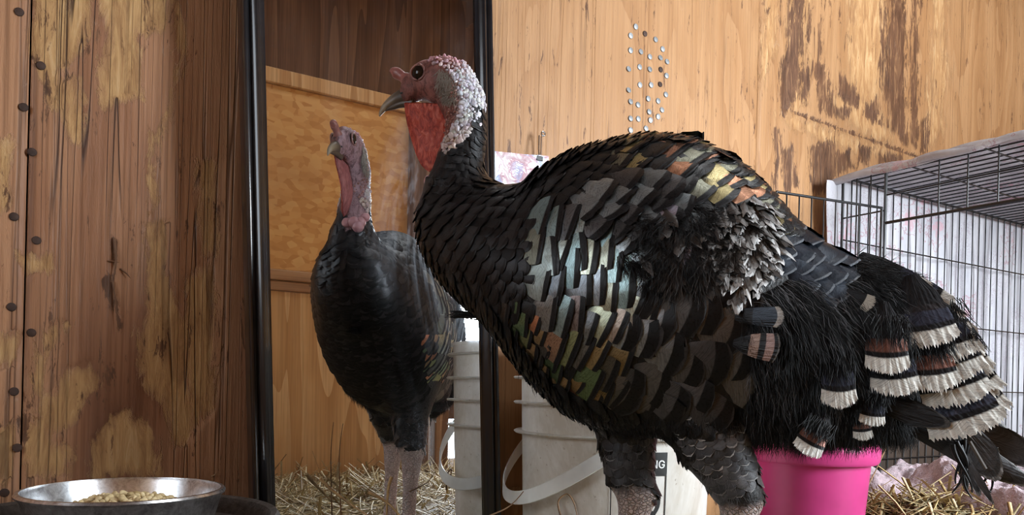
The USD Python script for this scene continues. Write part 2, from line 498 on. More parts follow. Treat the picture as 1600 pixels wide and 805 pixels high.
M = dict(
    back=wood_back(),
    ply=wood('plywood_orange', (0.46, 0.235, 0.085), (0.62, 0.355, 0.145), (0.72, 0.46, 0.22)),
    rail=wood('rail_wood', (0.24, 0.11, 0.05), (0.42, 0.23, 0.11), (0.55, 0.34, 0.18), along='x'),
    post=wood('post_wood', (0.14, 0.065, 0.03), (0.28, 0.15, 0.075), (0.42, 0.25, 0.13)),
    old=wood('old_wood', (0.10, 0.055, 0.035), (0.18, 0.10, 0.062), (0.26, 0.15, 0.09)),
    chip=chip_board(),
    roof=plain('roof_felt', (0.035, 0.033, 0.04), 0.8, bump=(60, 0.4, 0.004)),
    soil=plain('soil', (0.16, 0.10, 0.055), 0.95, bump=(70, 0.8, 0.01), vary=0.4),
    black=plain('black_lacquer', (0.010, 0.010, 0.012), 0.20, vary=0.3, specular_ior_level=0.6, coat_weight=0.4, coat_roughness=0.12),
    dark=plain('dark_board', (0.03, 0.025, 0.022), 0.8),
    brown=plain('shade_brown', (0.042, 0.025, 0.016), 0.7, vary=0.3, vscale=14),  # colour stands in for wall shade behind the crate
    mirror=mirror_mat(),
    steel=steel(),
    zinc=plain('zinc_nail', (0.30, 0.31, 0.32), 0.5, 0.55, vary=0.35, vscale=60),
    rust=plain('rusty_nail', (0.055, 0.030, 0.022), 0.7, 0.3, vary=0.4, vscale=90),
    wire=plain('black_wire', (0.012, 0.012, 0.013), 0.38, 0.0, vary=0.3),
    silver=plain('silver_wire', (0.55, 0.55, 0.56), 0.28, 1.0),
    white=plastic_white(),
    handle=plain('milky_plastic', (0.72, 0.71, 0.66), 0.35, vary=0.08, subsurface_weight=0.3, subsurface_radius=(0.01, 0.01, 0.008), subsurface_scale=0.5),
    ink=plain('black_ink', (0.012, 0.012, 0.012), 0.45),
    paper=plain('label_white', (0.78, 0.77, 0.75), 0.45, vary=0.04),
    pink=plain('pink_plastic', (0.47, 0.040, 0.175), 0.36, vary=0.10, vscale=18, specular_ior_level=0.45, subsurface_weight=0.1, subsurface_radius=(0.01, 0.002, 0.004), subsurface_scale=0.5),
    rubber=plain('grey_rubber', (0.085, 0.075, 0.068), 0.8, vary=0.45, vscale=120, bump=(160, 0.6, 0.003)),
    feed=vertex_mat('feed_grain', 0.6, 0.3),
    print=fabric_print(),
    fleece=plain('lilac_fleece', (0.40, 0.30, 0.325), 0.95, vary=0.3, vscale=45, bump=(240, 0.9, 0.004), sheen_weight=0.3),
    straw=straw_mat(),
    feather=feather_mat(),
    skin=skin_mat(),
    wattle=wattle_mat(),
    caruncle=vertex_mat('caruncle_skin', 0.38, 0.5, (260, 0.3, 0.0008), 0.2),
    beak=vertex_mat('beak_horn', 0.35, 0.5, (120, 0.3, 0.0008)),
    eye=plain('eye_black', (0.012, 0.007, 0.005), 0.10, vary=0.3, specular_ior_level=0.35),
    claw=plain('claw_horn', (0.10, 0.085, 0.075), 0.45),
    down=hair_mat('black_down', (0.010, 0.010, 0.011)),
    down_brown=hair_mat('brown_down', (0.045, 0.034, 0.028)),
    down_grey=hair_mat('grey_down', (0.14, 0.14, 0.15)),
    bag=clear_plastic(),
    stalk=plain('tan_stalk', (0.42, 0.28, 0.13), 0.6, vary=0.4, vscale=60),
    twig=plain('dry_twig', (0.20, 0.11, 0.05), 0.7, vary=0.4, vscale=80),
)


# ------------------------------------------------------------------ the room
def polygons_mask(P, polys, scale):
    out = np.full(len(P), -9.0)
    for poly in polys:
        out = np.maximum(out, signed(P, poly) / scale)
    return out


RIPS = [   # torn face veneer on the left and right sheets, as outlined on the photograph
    [(150, -20), (262, -20), (272, 40), (216, 60), (222, 150), (160, 165), (150, 120), (168, 60)],
    [(60, -10), (140, -10), (138, 60), (88, 125), (128, 135), (118, 225), (98, 180), (60, 120), (52, 60)],
    [(85, 120), (130, 120), (128, 225), (112, 225), (95, 175)],
    [(222, -10), (250, -10), (235, 40), (225, 30)],
    [(262, -10), (276, -10), (292, 60), (288, 118), (262, 145), (262, 190), (242, 240), (242, 300), (236, 330), (233, 280), (240, 215), (258, 175), (285, 100), (278, 40)],
    [(232, 350), (262, 350), (262, 420), (298, 520), (300, 690), (272, 700), (268, 660), (246, 620), (222, 600), (216, 520), (228, 480), (225, 430)],
    [(108, 575), (140, 570), (152, 600), (118, 660), (70, 690), (48, 640), (92, 610)],
    [(75, 510), (104, 505), (60, 610), (45, 640), (50, 580)],
    [(38, 690), (62, 640), (86, 690), (112, 700), (110, 745), (45, 745)],
    [(140, 690), (190, 640), (240, 670), (250, 745), (140, 745)],
    [(290, 440), (335, 400), (345, 500), (330, 640), (300, 680), (285, 560)],
    [(-20, 540), (28, 520), (26, 560), (-20, 590)], [(-20, 690), (22, 660), (20, 745), (-20, 760)],
    [(30, 400), (80, 400), (82, 420), (40, 430)], [(-10, 230), (16, 220), (14, 320), (-10, 340)],
    [(310, 250), (340, 250), (340, 400), (318, 400)],
    # right sheet
    [(1228, 60), (1262, 55), (1262, 160), (1240, 175), (1226, 140)],
    [(1300, 20), (1380, -20), (1440, -20), (1440, 60), (1400, 120), (1360, 160), (1345, 190), (1330, 140)],
    [(1432, 30), (1480, 60), (1470, 85), (1440, 85)], [(1455, 120), (1480, 100), (1475, 200), (1450, 230)],
    [(1215, 180), (1250, 185), (1330, 215), (1425, 250), (1330, 235), (1240, 200)],
    [(1300, 150), (1350, 150), (1400, 210), (1390, 225), (1330, 200)],
    [(1186, -10), (1230, -10), (1212, 90), (1185, 140), (1190, 60)],
]
STAINS = [
    [(1258, 10), (1300, 60), (1300, 90), (1270, 90)], [(1310, 110), (1345, 150), (1340, 170), (1305, 150)], [(1222, 235), (1240, 225), (1246, 290), (1226, 300)], [(1395, 60), (1420, 40), (1430, 110), (1404, 118)],
    [(1300, 235), (1330, 232), (1336, 262), (1306, 275)], [(1370, 235), (1410, 245), (1402, 262), (1368, 258)], [(1418, 150), (1436, 140), (1436, 235), (1420, 225)], [(1275, 30), (1296, 40), (1290, 95), (1276, 90)],
    [(1240, -20), (1262, -20), (1270, 70), (1255, 50), (1236, 25)], [(1296, -20), (1345, -20), (1340, 25), (1300, 20)],
    [(1330, 50), (1385, 40), (1395, 95), (1375, 95), (1340, 70)], [(1218, 100), (1250, 40), (1258, 120), (1240, 170), (1222, 180)],
    [(1268, 95), (1292, 100), (1300, 160), (1335, 170), (1318, 190), (1280, 175)], [(1375, 130), (1415, 130), (1418, 230), (1392, 205)],
    [(1265, 225), (1302, 215), (1312, 262), (1300, 305), (1268, 300)], [(1340, 225), (1365, 230), (1358, 262), (1336, 255)],
    [(1436, 190), (1452, 175), (1450, 240), (1436, 236)], [(1210, 200), (1222, 200), (1216, 300), (1208, 300)],
    [(1358, 80), (1395, 105), (1400, 120), (1360, 96)], [(1400, -20), (1412, -20), (1414, 120), (1402, 110)],
    [(1252, 150), (1262, 70), (1270, 120), (1262, 165)], [(1345, 165), (1372, 150), (1380, 195), (1352, 190)],
    [(160, 440), (172, 430), (186, 470), (182, 520), (174, 500)], [(22, 655), (44, 650), (46, 690), (28, 695)], [(5, 240), (14, 235), (16, 330), (8, 330)],
    [(172, 375), (186, 375), (186, 520), (178, 520)],
]
SCAR = [(1222, 168), (1430, 243), (1700, 340)]       # the scored joint across the right sheet

seam_a = float(on_wall(40, 400)[0])
seam_b = seam_a + 1.22
wall_back = thing('wall_back', turn=YAW, kind='structure')


def sheet(x0, x1):
    lo, hi = max(x0, -0.75), min(x1, 2.6)
    xs = np.unique(np.concatenate([[x0, x1], np.arange(lo, hi, 0.0045)]))
    zs = np.unique(np.concatenate([[0.0, 2.05], np.arange(0.0, 1.02, 0.0045)]))
    X, Z = np.meshgrid(xs, zs)
    W = np.stack([X.ravel(), np.full(X.size, BACK), Z.ravel()], 1)
    p = world(W)
    U, V = project(p)
    ok = p[:, 1] > 0.15
    P = np.stack([np.where(ok, U, -5000), np.where(ok, V, -5000)], 1)
    rip = 0.5 + polygons_mask(P, RIPS, 26.0)
    stain = 0.5 + polygons_mask(P, STAINS, 18.0)
    n = meshkit.fbm(np.stack([W[:, 0] * 9, W[:, 0] * 0, W[:, 2] * 3], 1), 4, 3)
    far = (P[:, 1] < -30) | (P[:, 1] > 760) | (P[:, 0] < -20) | (P[:, 0] > 1620)
    rip = np.where(far, np.maximum(rip, (n - 0.55) * 4), rip)
    groove = np.zeros(len(W))
    for (a, b) in zip(SCAR[:-1], SCAR[1:]):
        a, b = np.array(a, float), np.array(b, float)
        t = np.clip((P - a) @ (b - a) / ((b - a) @ (b - a)), 0, 1)
        d = np.linalg.norm(P - a - t[:, None] * (b - a), axis=1)
        groove = np.maximum(groove, np.where((P[:, 0] > 1221), np.exp(-(d / 3.0) ** 2), 0))
    stain = np.maximum(stain, 0.1 + 0.75 * groove)
    rip = np.clip(rip, -1, 2); stain = np.clip(stain, -1, 2)
    depth = 0.0016 * smooth01((rip + (n - 0.5) * 1.5 - 0.4) / 0.2) + 0.001 * smooth01(stain) + 0.002 * groove
    depth += 0.0012 * (meshkit.fbm(np.stack([W[:, 0] * 40, W[:, 0] * 0, W[:, 2] * 5], 1), 3, 9) - 0.5)
    edge = np.minimum(X.ravel() - x0, x1 - X.ravel())
    depth += 0.004 * np.exp(-(edge / 0.0022) ** 2)
    W[:, 1] = BACK + depth
    tone = smooth01((U - 380) / 330)
    v, f = grid_mesh(W.reshape(*X.shape, 3))
    obj('plywood_sheet', (v, f[:, ::-1]), M['back'], wall_back, smooth=True, fc=np.full((len(v), 3), 0.5), fm={'rip': rip, 'stain': stain, 'tone': np.where(ok, tone, 0.0)})


sheet(LEFT, seam_a - 0.0008)
sheet(seam_a + 0.0008, seam_b - 0.0008)
sheet(seam_b + 0.0008, RIGHT)
obj('backing_board', box(LEFT, RIGHT, BACK + 0.008, BACK + 0.03, 0, 2.05), M['dark'], wall_back)

nail_mesh = lathe([(0, -0.004), (0.0016, -0.004), (0.0016, 0), (0.0048, 0), (0.0054, 0.0006), (0.0048, 0.0014), (0.0026, 0.0019), (0, 0.002)], 14)


def nail(u, v, mat, r=1.0):
    p = on_wall(u, v)
    m = nail_mesh.copy()
    m.apply_scale(r)
    m.apply_transform(trimesh.transformations.rotation_matrix(math.pi / 2 + rng.normal(0, 0.12), [1, 0, 0]))
    m.apply_translation([p[0], BACK - 0.0004, p[2]])
    obj('nail', m, M[mat], wall_back, smooth=30)


for u, v in [(30, 19), (64, 103), (37, 168), (50, 238), (22, 339), (57, 376), (18, 480), (49, 520), (22, 612), (27, 700), (7, 770)]:
    nail(u, v, 'rust', 0.92)
for u, v in [(993, 42), (985, 56), (1024, 62), (1035, 77), (985, 79), (1001, 81), (1015, 89), (1031.5, 90.5), (1042, 96.5), (982, 108), (999, 105), (1015, 108.6),
             (1041, 118.5), (999.5, 133), (1017, 133), (982, 141), (1040, 148), (1012.5, 154.5), (1028, 158), (985, 159), (996.5, 164), (1034, 172), (1014, 175), (1028, 182.5),
             (985, 185.5), (997, 186), (1016, 188), (1009, 201), (985, 203.6)]:
    nail(u, v, 'zinc', 0.98)
for u, v in [(1007.5, 53), (1032, 109), (1031, 132)]:
    nail(u, v, 'rust', 0.95)

# front wall (seen in the mirror): half wall of two boards with a rail, a post and the window
wall_front = thing('wall_front', turn=YAW, kind='structure')
F0, F1 = FRONT - 0.02, FRONT
for x0, x1 in ((LEFT, -0.13), (-0.125, 1.10)):
    obj('plywood_panel', box(x0, x1, F0, F1, 0, 0.60, 0.001), M['ply'], wall_front)
    obj('chip_panel', box(x0, x1, F0, F1, 0.665, 1.215, 0.001), M['chip'], wall_front)
obj('rail', box(LEFT, 1.10, F0 - 0.02, F1 + 0.012, 0.632, 0.664, 0.003), M['rail'], wall_front)
obj('rail', box(LEFT, 1.10, F0 - 0.02, F1 + 0.008, 0.601, 0.630, 0.003), M['rail'], wall_front)
obj('top_plate', box(LEFT, RIGHT, F0 - 0.05, F1 + 0.012, 1.216, 1.262, 0.003), M['ply'], wall_front)
obj('post', box(1.03, 1.10, F1 + 0.001, F1 + 0.05, 0, 1.215, 0.004), M['old'], wall_front)
obj('post', box(1.125, 1.175, F1 - 0.02, F1 + 0.045, 0, 1.215, 0.004), M['post'], wall_front)
obj('plywood_panel', box(1.176, RIGHT, F0, F1, 0.215, 0.415, 0.001), M['old'], wall_front)
obj('plywood_panel', box(1.60, RIGHT, F0, F1, 0.0, 0.213, 0.001), M['ply'], wall_front)
obj('plywood_panel', box(1.176, RIGHT, F0, F1, 1.045, 1.215, 0.001), M['old'], wall_front)
obj('plywood_panel', box(1.755, RIGHT, F0, F1, 0.417, 1.043, 0.001), M['ply'], wall_front)
obj('sill_board', box(1.176, 1.60, F0, F1, 0.0, 0.04, 0.002), M['old'], wall_front)
# the aisle behind the half wall
obj('aisle_board', box(LEFT, RIGHT, FRONT - 0.72, FRONT - 0.70, 0.6, 2.05), M['old'], wall_front)

window_1 = thing('window_1', turn=YAW, kind='structure')
for b in (box(1.178, 1.753, F0, F1, 0.416, 0.436, 0.002), box(1.178, 1.753, F0, F1, 1.024, 1.044, 0.002),
          box(1.178, 1.198, F0, F1, 0.437, 1.023, 0.002), box(1.733, 1.753, F0, F1, 0.437, 1.023, 0.002)):
    obj('window_frame', b, M['post'], window_1)
window_2 = thing('window_2', turn=YAW, kind='structure')
for x in np.arange(1.19, 1.60, 0.025):
    obj('mesh_wire', tube([(x, F0 - 0.004, 0.042), (x, F0 - 0.004, 0.213)], 0.0009, 5), M['silver'], window_2)
for z in np.arange(0.06, 0.21, 0.05):
    obj('mesh_wire', tube([(1.18, F0 - 0.006, z), (1.60, F0 - 0.006, z)], 0.0009, 5), M['silver'], window_2)

wall_left = thing('wall_left', turn=YAW, kind='structure')
for y0, y1, z0, z1 in ((-1.2, 1.06, 0, 0.58), (-1.2, 1.06, 1.52, 2.05), (-1.2, -0.32, 0.582, 1.518), (0.52, 1.06, 0.582, 1.518)):
    obj('plywood_panel', box(LEFT - 0.02, LEFT, y0, y1, z0, z1, 0.001), M['ply'], wall_left)
wall_right = thing('wall_right', turn=YAW, kind='structure')
obj('plywood_panel', box(RIGHT, RIGHT + 0.02, -1.2, 1.06, 0, 1.1, 0.001), M['ply'], wall_right)
obj('plywood_panel', box(RIGHT, RIGHT + 0.02, -1.2, 1.06, 1.102, 2.05, 0.001), M['ply'], wall_right)
ceiling = thing('ceiling', turn=YAW, kind='structure')
for x0, x1, y0, y1 in ((LEFT - 0.1, 0.70, -1.25, 1.1), (1.60, RIGHT + 0.1, -1.25, 1.1), (0.70, 1.60, -1.25, -0.05), (0.70, 1.60, 0.35, 1.1)):      # leaves a hole for the added roof fill
    obj('roof_board', box(x0, x1, y0, y1, 2.052, 2.075), M['old'], ceiling)
added_opening_3 = thing('added_opening_3', turn=YAW, kind='structure')  # frame made up round the added overhead fill
for b in (box(0.70, 1.60, -0.05, -0.03, 2.040, 2.080, 0.002), box(0.70, 1.60, 0.33, 0.35, 2.040, 2.080, 0.002), box(0.70, 0.72, -0.03, 0.33, 2.040, 2.080, 0.002), box(1.58, 1.60, -0.03, 0.33, 2.040, 2.080, 0.002)):
    obj('window_frame', b, M['post'], added_opening_3)
for x in (-0.9, -0.3, 0.3, 1.61, 2.2):
    obj('rafter', box(x, x + 0.045, -1.2, 1.03, 1.93, 2.05, 0.003), M['old'], ceiling)
obj('floor', box(LEFT - 0.1, RIGHT + 0.1, -1.25, 1.1, -0.03, 0.0), M['soil'], kind='structure')
stage.GetPrimAtPath('/World/floor').SetCustomDataByKey('kind', 'structure')
UsdGeom.Xformable(stage.GetPrimAtPath('/World/floor')).AddRotateZOp().Set(YAW)

for (u0, v0, u1, v1, w_) in ((178, 372, 180, 430, 3.4), (181, 395, 177, 440, 2.6), (188, 420, 204, 436, 2.2), (168, 408, 186, 411, 2.0), (176, 440, 184, 520, 2.4), (330, 745, 338, 738, 2.2)):
    a_, b_ = on_wall(u0, v0), on_wall(u1, v1)
    a_[1] = BACK - 0.0005; b_[1] = BACK - 0.004
    obj('splinter', tube([a_, (a_ + b_) / 2 + [0.001, -0.0015, 0], b_], [w_ * 0.0005, w_ * 0.0004, 0.0002], 5), M['post'], wall_back)


# ------------------------------------------------------------------ the mirror
MY = 0.955                        # its face, in the room frame
ml = (ROOM @ EYE + (ROOM @ ray(399, 940)) * (MY / (ROOM @ ray(399, 940))[1]))[0]
mr = (ROOM @ EYE + (ROOM @ ray(782, 940)) * (MY / (ROOM @ ray(782, 940))[1]))[0]
MW, MH = mr - ml, 1.26
mirror = thing('standing_mirror', loc=world([(ml + mr) / 2, MY, 0.03]), label='tall mirror in a black frame, leaning on the plywood wall and reflecting the turkey', category='mirror')
UsdGeom.Xformable(mirror).AddRotateXYZOp().Set(Gf.Vec3f(-0.4, -2.5, YAW))      # it stands a little askew
SW = 0.0275


def frame_bar(length, horizontal):
    """moulded profile: outer lip, rounded bead, inner step"""
    prof = [(0, 0.018), (0, -0.004), (0.002, -0.0065), (0.006, -0.0065), (0.009, -0.003), (0.012, -0.0075), (0.016, -0.0095), (0.020, -0.0075), (0.0225, -0.003), (0.0275, -0.001), (0.0275, 0.018)]
    from shapely.geometry import Polygon
    m = trimesh.creation.extrude_polygon(Polygon(prof), length)
    return m


for side in (-1, 1):
    m = frame_bar(MH, False)
    if side == 1:
        m.apply_transform(np.diag([-1, 1, 1, 1])); m.invert()
    m.apply_translation([side * MW / 2, 0, 0])
    obj('frame_stile', m, M['black'], mirror, smooth=50)
for z, up in ((0, 1), (MH, -1)):
    m = frame_bar(MW, True)
    v = m.vertices.copy()
    m.vertices = np.stack([v[:, 2] - MW / 2, v[:, 1] + 0.0004, z + up * v[:, 0]], 1)
    m.fix_normals()
    obj('frame_rail', m, M['black'], mirror, smooth=50)
obj('mirror_glass', box(-MW / 2 + SW - 0.003, MW / 2 - SW + 0.003, 0.0015, 0.0055, SW - 0.003, MH - SW + 0.003), M['mirror'], mirror, smooth=False)
obj('backing_board', box(-MW / 2 + 0.002, MW / 2 - 0.002, 0.007, 0.012, 0.002, MH - 0.002), M['dark'], mirror)

# ------------------------------------------------------------------ bag hanging from a spring clip on the wall
p0 = on_wall(700, 236); p1 = on_wall(838, 246); pb = on_wall(800, 521)
xs, zs = np.linspace(p0[0], p1[0] + 0.012, 40), np.linspace(pb[2], 1, 2)
P = np.zeros((34, 40, 3))
for j, x in enumerate(xs):
    t = j / 39
    top = p0[2] * (1 - t) + p1[2] * t
    P[:, j, 0] = x
    P[:, j, 2] = np.linspace(pb[2] + 0.004 * math.sin(9 * t), top, 34)
P[..., 1] = BACK - 0.013 - 0.010 * meshkit.fbm(np.stack([P[..., 0] * 26, P[..., 0] * 0, P[..., 2] * 16], -1), 3, 5)
bag = thing('plastic_bag', turn=YAW, label='clear pinkish plastic bag hung on the plywood wall behind the turkey', category='bag')
v, f = grid_mesh(P)
obj('bag_front', (v, f[:, ::-1]), M['bag'], bag, smooth=True)
P2 = P.copy(); P2[..., 1] = BACK - 0.006
v, f = grid_mesh(P2)
obj('bag_back', (v, f), M['bag'], bag, smooth=True)
c = on_wall(835, 232)
clip = thing('binder_clip', loc=world([c[0], BACK - 0.016, c[2]]), turn=YAW, label='small metal clip standing up at the top edge of the plastic bag', category='clip')
for s in (-1, 1):
    w = [(s * 0.004, 0.004 * s, -0.016), (s * 0.0042, 0.003 * s, -0.006), (s * 0.0028, 0.001 * s, 0.016)]
    obj('clip_arm', tube(w, 0.0012, 8), M['silver'], clip)
ringp = [(0.003 + 0.0034 * math.cos(a), -0.004, 0.019 + 0.0034 * math.sin(a)) for a in np.linspace(0, 2 * math.pi, 20)]
obj('clip_ring', tube(ringp, 0.0013, 8), M['silver'], clip)
obj('clip_jaw', box(-0.009, 0.006, -0.003, 0.006, -0.026, -0.015, 0.002), M['ink'], clip)

# ------------------------------------------------------------------ steel bowl on a rubber pan
bd = 0.745
bc = at(195, 768, bd)
br = 147 * bd / 1200
rim_z = bc[2] + 0.0015
pan_c = np.array([bc[0] - 0.006, bc[1] - 0.005, 0])
pan_z = at(190, 806, bd)[2]
pan_r = 0.152
pan = thing('feed_pan', loc=(pan_c[0], pan_c[1], 0.0), label='round dark grey rubber tub under the steel bowl, only its rim in the picture', category='tub')
obj('tub_body', lathe([(0, pan_z - 0.016), (pan_r - 0.016, pan_z - 0.016), (pan_r - 0.012, pan_z - 0.006), (pan_r - 0.009, pan_z), (pan_r - 0.003, pan_z + 0.002), (pan_r, pan_z - 0.002), (pan_r, pan_z - 0.02),
                       (pan_r - 0.006, pan_z - 0.024), (pan_r - 0.02, 0.0), (0, 0.0)], 96), M['rubber'], pan)
base_z = pan_z - 0.016
h = rim_z - base_z
bowl = thing('feed_bowl', loc=(bc[0], bc[1], base_z), label='shiny stainless steel bowl of pale feed standing on the rubber tub', category='bowl')
prof = [(0, 0.001), (br * 0.80, 0.001), (br * 0.86, 0.006), (br * 0.90, 0.014), (br * 0.965, h - 0.006), (br * 0.985, h - 0.003), (br, h - 0.003), (br + 0.0006, h - 0.001), (br - 0.001, h + 0.0012), (br - 0.004, h + 0.0014), (br * 0.955, h - 0.002),
        (br * 0.89, 0.016), (br * 0.85, 0.008), (br * 0.79, 0.003), (0, 0.003)]
obj('bowl_shell', lathe(prof, 128), M['steel'], bowl, smooth=50)
grains, cols = [], []
ico = trimesh.creation.icosphere(1, 1.0)
for i in range(520):
    a, r_ = rng.uniform(0, 2 * math.pi), br * 0.80 * math.sqrt(rng.uniform())
    hz = 0.010 + 0.022 * (1 - (r_ / (br * 0.85)) ** 2) + 0.004 * rng.uniform()
    g_ = ico.copy()
    g_.apply_scale(rng.uniform(0.0030, 0.0050) * np.array([1, rng.uniform(0.6, 1), rng.uniform(0.4, 0.8)]))
    g_.apply_transform(trimesh.transformations.random_rotation_matrix(rng.uniform(size=3)))
    g_.apply_translation([r_ * math.cos(a), r_ * math.sin(a), hz])
    grains.append(g_)
    k = rng.uniform()
    cols.append(np.tile((0.72 * (0.6 + 0.4 * k), 0.58 * (0.55 + 0.45 * k), 0.34 * (0.45 + 0.55 * k)), (len(g_.vertices), 1)))
gm = join(*grains)
feed = obj('feed', gm, M['feed'], None, smooth=True, fc=np.vstack(cols), label='pale cracked grain heaped inside the steel bowl', category='feed', kind='stuff')
UsdGeom.Xformable(feed).AddTranslateOp().Set(Gf.Vec3d(float(bc[0]), float(bc[1]), float(base_z)))

# ------------------------------------------------------------------ white bucket
BC = at(958, 790, 1.10); BC[2] = 0.012
bucket = thing('white_bucket', loc=BC, label='white plastic bucket with milky handle and warning label, standing between mirror and turkey', category='bucket')
H = 0.370
rr = lambda z: 0.1255 + 0.0115 * z / H
prof = [(0, 0.0), (rr(0) - 0.006, 0.0), (rr(0) - 0.001, 0.004), (rr(0.005), 0.008)]
obj_prof = prof + [(rr(H), H), (rr(H) + 0.004, H), (rr(H) + 0.004, H + 0.004), (rr(H) - 0.002, H + 0.004), (rr(H) - 0.003, H), (rr(0.01) - 0.003, 0.012), (0, 0.010)]
obj('bucket_wall', lathe(obj_prof, 96), M['white'], bucket, smooth=40)
for z, o in ((H - 0.014, 0.010), (H - 0.052, 0.012), (H - 0.087, 0.012), (H - 0.128, 0.012)):
    obj('rim_rib', lathe([(rr(z) - 0.001, z - 0.003), (rr(z) + o - 0.002, z - 0.0022), (rr(z) + o, z), (rr(z) + o - 0.002, z + 0.0014), (rr(z) - 0.001, z + 0.0014)], 96), M['white'], bucket, smooth=40)
# wire-and-plastic bail hangs down round the front, pivoting at the sides
hz = H - 0.10
tiltdir = np.array([-0.93, -0.37])                 # where its low point hangs
side = np.array([tiltdir[1], -tiltdir[0]])
rad = rr(hz) + 0.013
pts = []
for a in np.linspace(0, math.pi, 48):
    s_, d_ = math.cos(a), math.sin(a)
    xy = side * s_ * rad * (1.0 + 0.02 * d_) + tiltdir * (rad + 0.012) * d_
    pts.append((xy[0], xy[1], hz - 0.115 * d_ ** 1.3))
pts = np.array(pts)
t = np.gradient(pts, axis=0); t /= np.linalg.norm(t, axis=1, keepdims=True)
out = np.concatenate([pts[:, :2], np.zeros((48, 1))], 1); out /= np.linalg.norm(out, axis=1, keepdims=True)
upv = np.cross(t, out); upv /= np.linalg.norm(upv, axis=1, keepdims=True)
ring = []
for a_, b_ in ((-0.0085, -0.0012), (0.0085, -0.0012), (0.0092, 0.0), (0.0085, 0.0012), (-0.0085, 0.0012), (-0.0092, 0.0)):
    ring.append(pts + upv * a_ + out * b_)
P = np.stack(ring + [ring[0]], 1)
v, f = grid_mesh(P)
hm = trimesh.Trimesh(v, f, process=False)
obj('handle', hm, M['handle'], bucket, smooth=40)
# label print, wrapped on the wall: pieces lie on a cylinder a hair proud of it


def wrapped(mesh2d, zc, phi0, lift=0.0006, refine=0.006):
    m = mesh2d.copy()
    for _ in range(3):
        if m.edges_unique_length.max() < refine * 1.6:
            break
        m = m.subdivide()
    v = m.vertices
    z = zc + v[:, 1]
    r_ = rr(z) + lift + v[:, 2]
    a = phi0 + v[:, 0] / 0.13
    return trimesh.Trimesh(np.stack([r_ * np.sin(a), -r_ * np.cos(a), z], 1), m.faces, process=False)


from shapely.geometry import box as sbox, Point, LineString, Polygon
from shapely.ops import unary_union


def flat(shape, depth=0.0004):
    gs = getattr(shape, 'geoms', [shape])
    return join(*[trimesh.creation.extrude_polygon(g_, depth, engine='earcut') for g_ in gs])


def bucket_uv(u, v):
    d = ray(u, v); c = BC[:2]
    A = d[:2] @ d[:2]; B = -2 * d[:2] @ c; C_ = c @ c - 0.133 ** 2
    tt = (-B - math.sqrt(max(B * B - 4 * A * C_, 0))) / (2 * A)
    q = EYE + tt * d
    return math.atan2(q[0] - c[0], -(q[1] - c[1])), q[2] - BC[2]


aL, zT = bucket_uv(955, 706); aR, zB = bucket_uv(1042, 744)
lab_w = (aR - aL) * 0.13
mid = (aL + aR) / 2
hh = (zT - zB)
obj('label_header', wrapped(flat(sbox(-lab_w / 2, -hh / 2, lab_w / 2, hh / 2).segmentize(0.004)), (zT + zB) / 2, mid), M['ink'], bucket, smooth=30, label='black WARNING header printed on the bucket')
tm = meshkit.text_mesh('WARNING', hh * 0.40, 0.0004, bold=True)
b_ = tm.bounds
tm.apply_translation([-(b_[0][0] + b_[1][0]) / 2, -(b_[0][1] + b_[1][1]) / 2, 0])
k_ = (lab_w * 0.90) / (b_[1][0] - b_[0][0])
tm.apply_scale([k_, min(1.0, k_ * 1.0), 1])
obj('label_text', wrapped(tm, (zT + zB) / 2, mid, 0.0012, 0.02), M['paper'], bucket, smooth=30, label='white lettering WARNING')
lines = unary_union([sbox(-lab_w / 2, -0.075, -lab_w / 2 + 0.0012, 0), sbox(lab_w / 2 - 0.0012, -0.075, lab_w / 2, 0)])
obj('label_border', wrapped(flat(lines), zB, mid), M['ink'], bucket, smooth=30)
ringg = Point(0, 0).buffer(0.026).difference(Point(0, 0).buffer(0.0215))
slash = LineString([(-0.018, 0.018), (0.018, -0.018)]).buffer(0.002)
figure_ = unary_union([Point(0.002, 0.010).buffer(0.0045), LineString([(0.001, 0.004), (-0.004, -0.008)]).buffer(0.0035), LineString([(0, 0.002), (0.010, -0.002)]).buffer(0.0018), LineString([(-0.004, -0.008), (0.008, -0.013)]).buffer(0.002), sbox(-0.012, -0.017, -0.002, -0.012)])
obj('label_pictogram', wrapped(flat(unary_union([ringg, slash, figure_]).simplify(0.0004)), zB - 0.032, mid + 0.02), M['ink'], bucket, smooth=30, label='black crossed-out circle pictogram')

# ------------------------------------------------------------------ pink pot
PC = at(1266, 695, 1.17)
pr = 101 * 1.17 / 1200
PZ = PC[2] + 0.004
pot = thing('pink_pot', loc=(PC[0], PC[1], 0.012), label='bright pink plastic bucket with a thick rolled rim, under the tail of the turkey', category='bucket')
hp = PZ - 0.012
obj('pot_wall', lathe([(0, 0), (pr * 0.66, 0), (pr * 0.685, 0.004), (pr * 0.87, hp - 0.022), (pr * 0.83, hp - 0.020), (pr * 0.655, 0.006), (0, 0.006)], 96), M['pink'], pot, smooth=40)
obj('pot_rim', lathe([(pr * 0.86, hp - 0.026), (pr * 0.955, hp - 0.028), (pr * 0.985, hp - 0.024), (pr, hp - 0.010), (pr * 0.995, hp - 0.004), (pr * 0.97, hp), (pr * 0.92, hp), (pr * 0.89, hp - 0.003), (pr * 0.855, hp - 0.018)], 96), M['pink'], pot, smooth=60)

# ------------------------------------------------------------------ wire dog crate
CX0, CX1, CY0, CY1, CZ0, CZ1 = 1.422, 2.45, 0.30, 0.995, 0.045, 0.765
crate = thing('dog_crate', turn=YAW, label='black wire dog crate with its door open, draped with a printed sheet', category='crate')


def bars(parent, segs, r):
    for a, b in segs:
        obj('bar', tube([a, b], r, 6), M['wire'], parent, smooth=60)


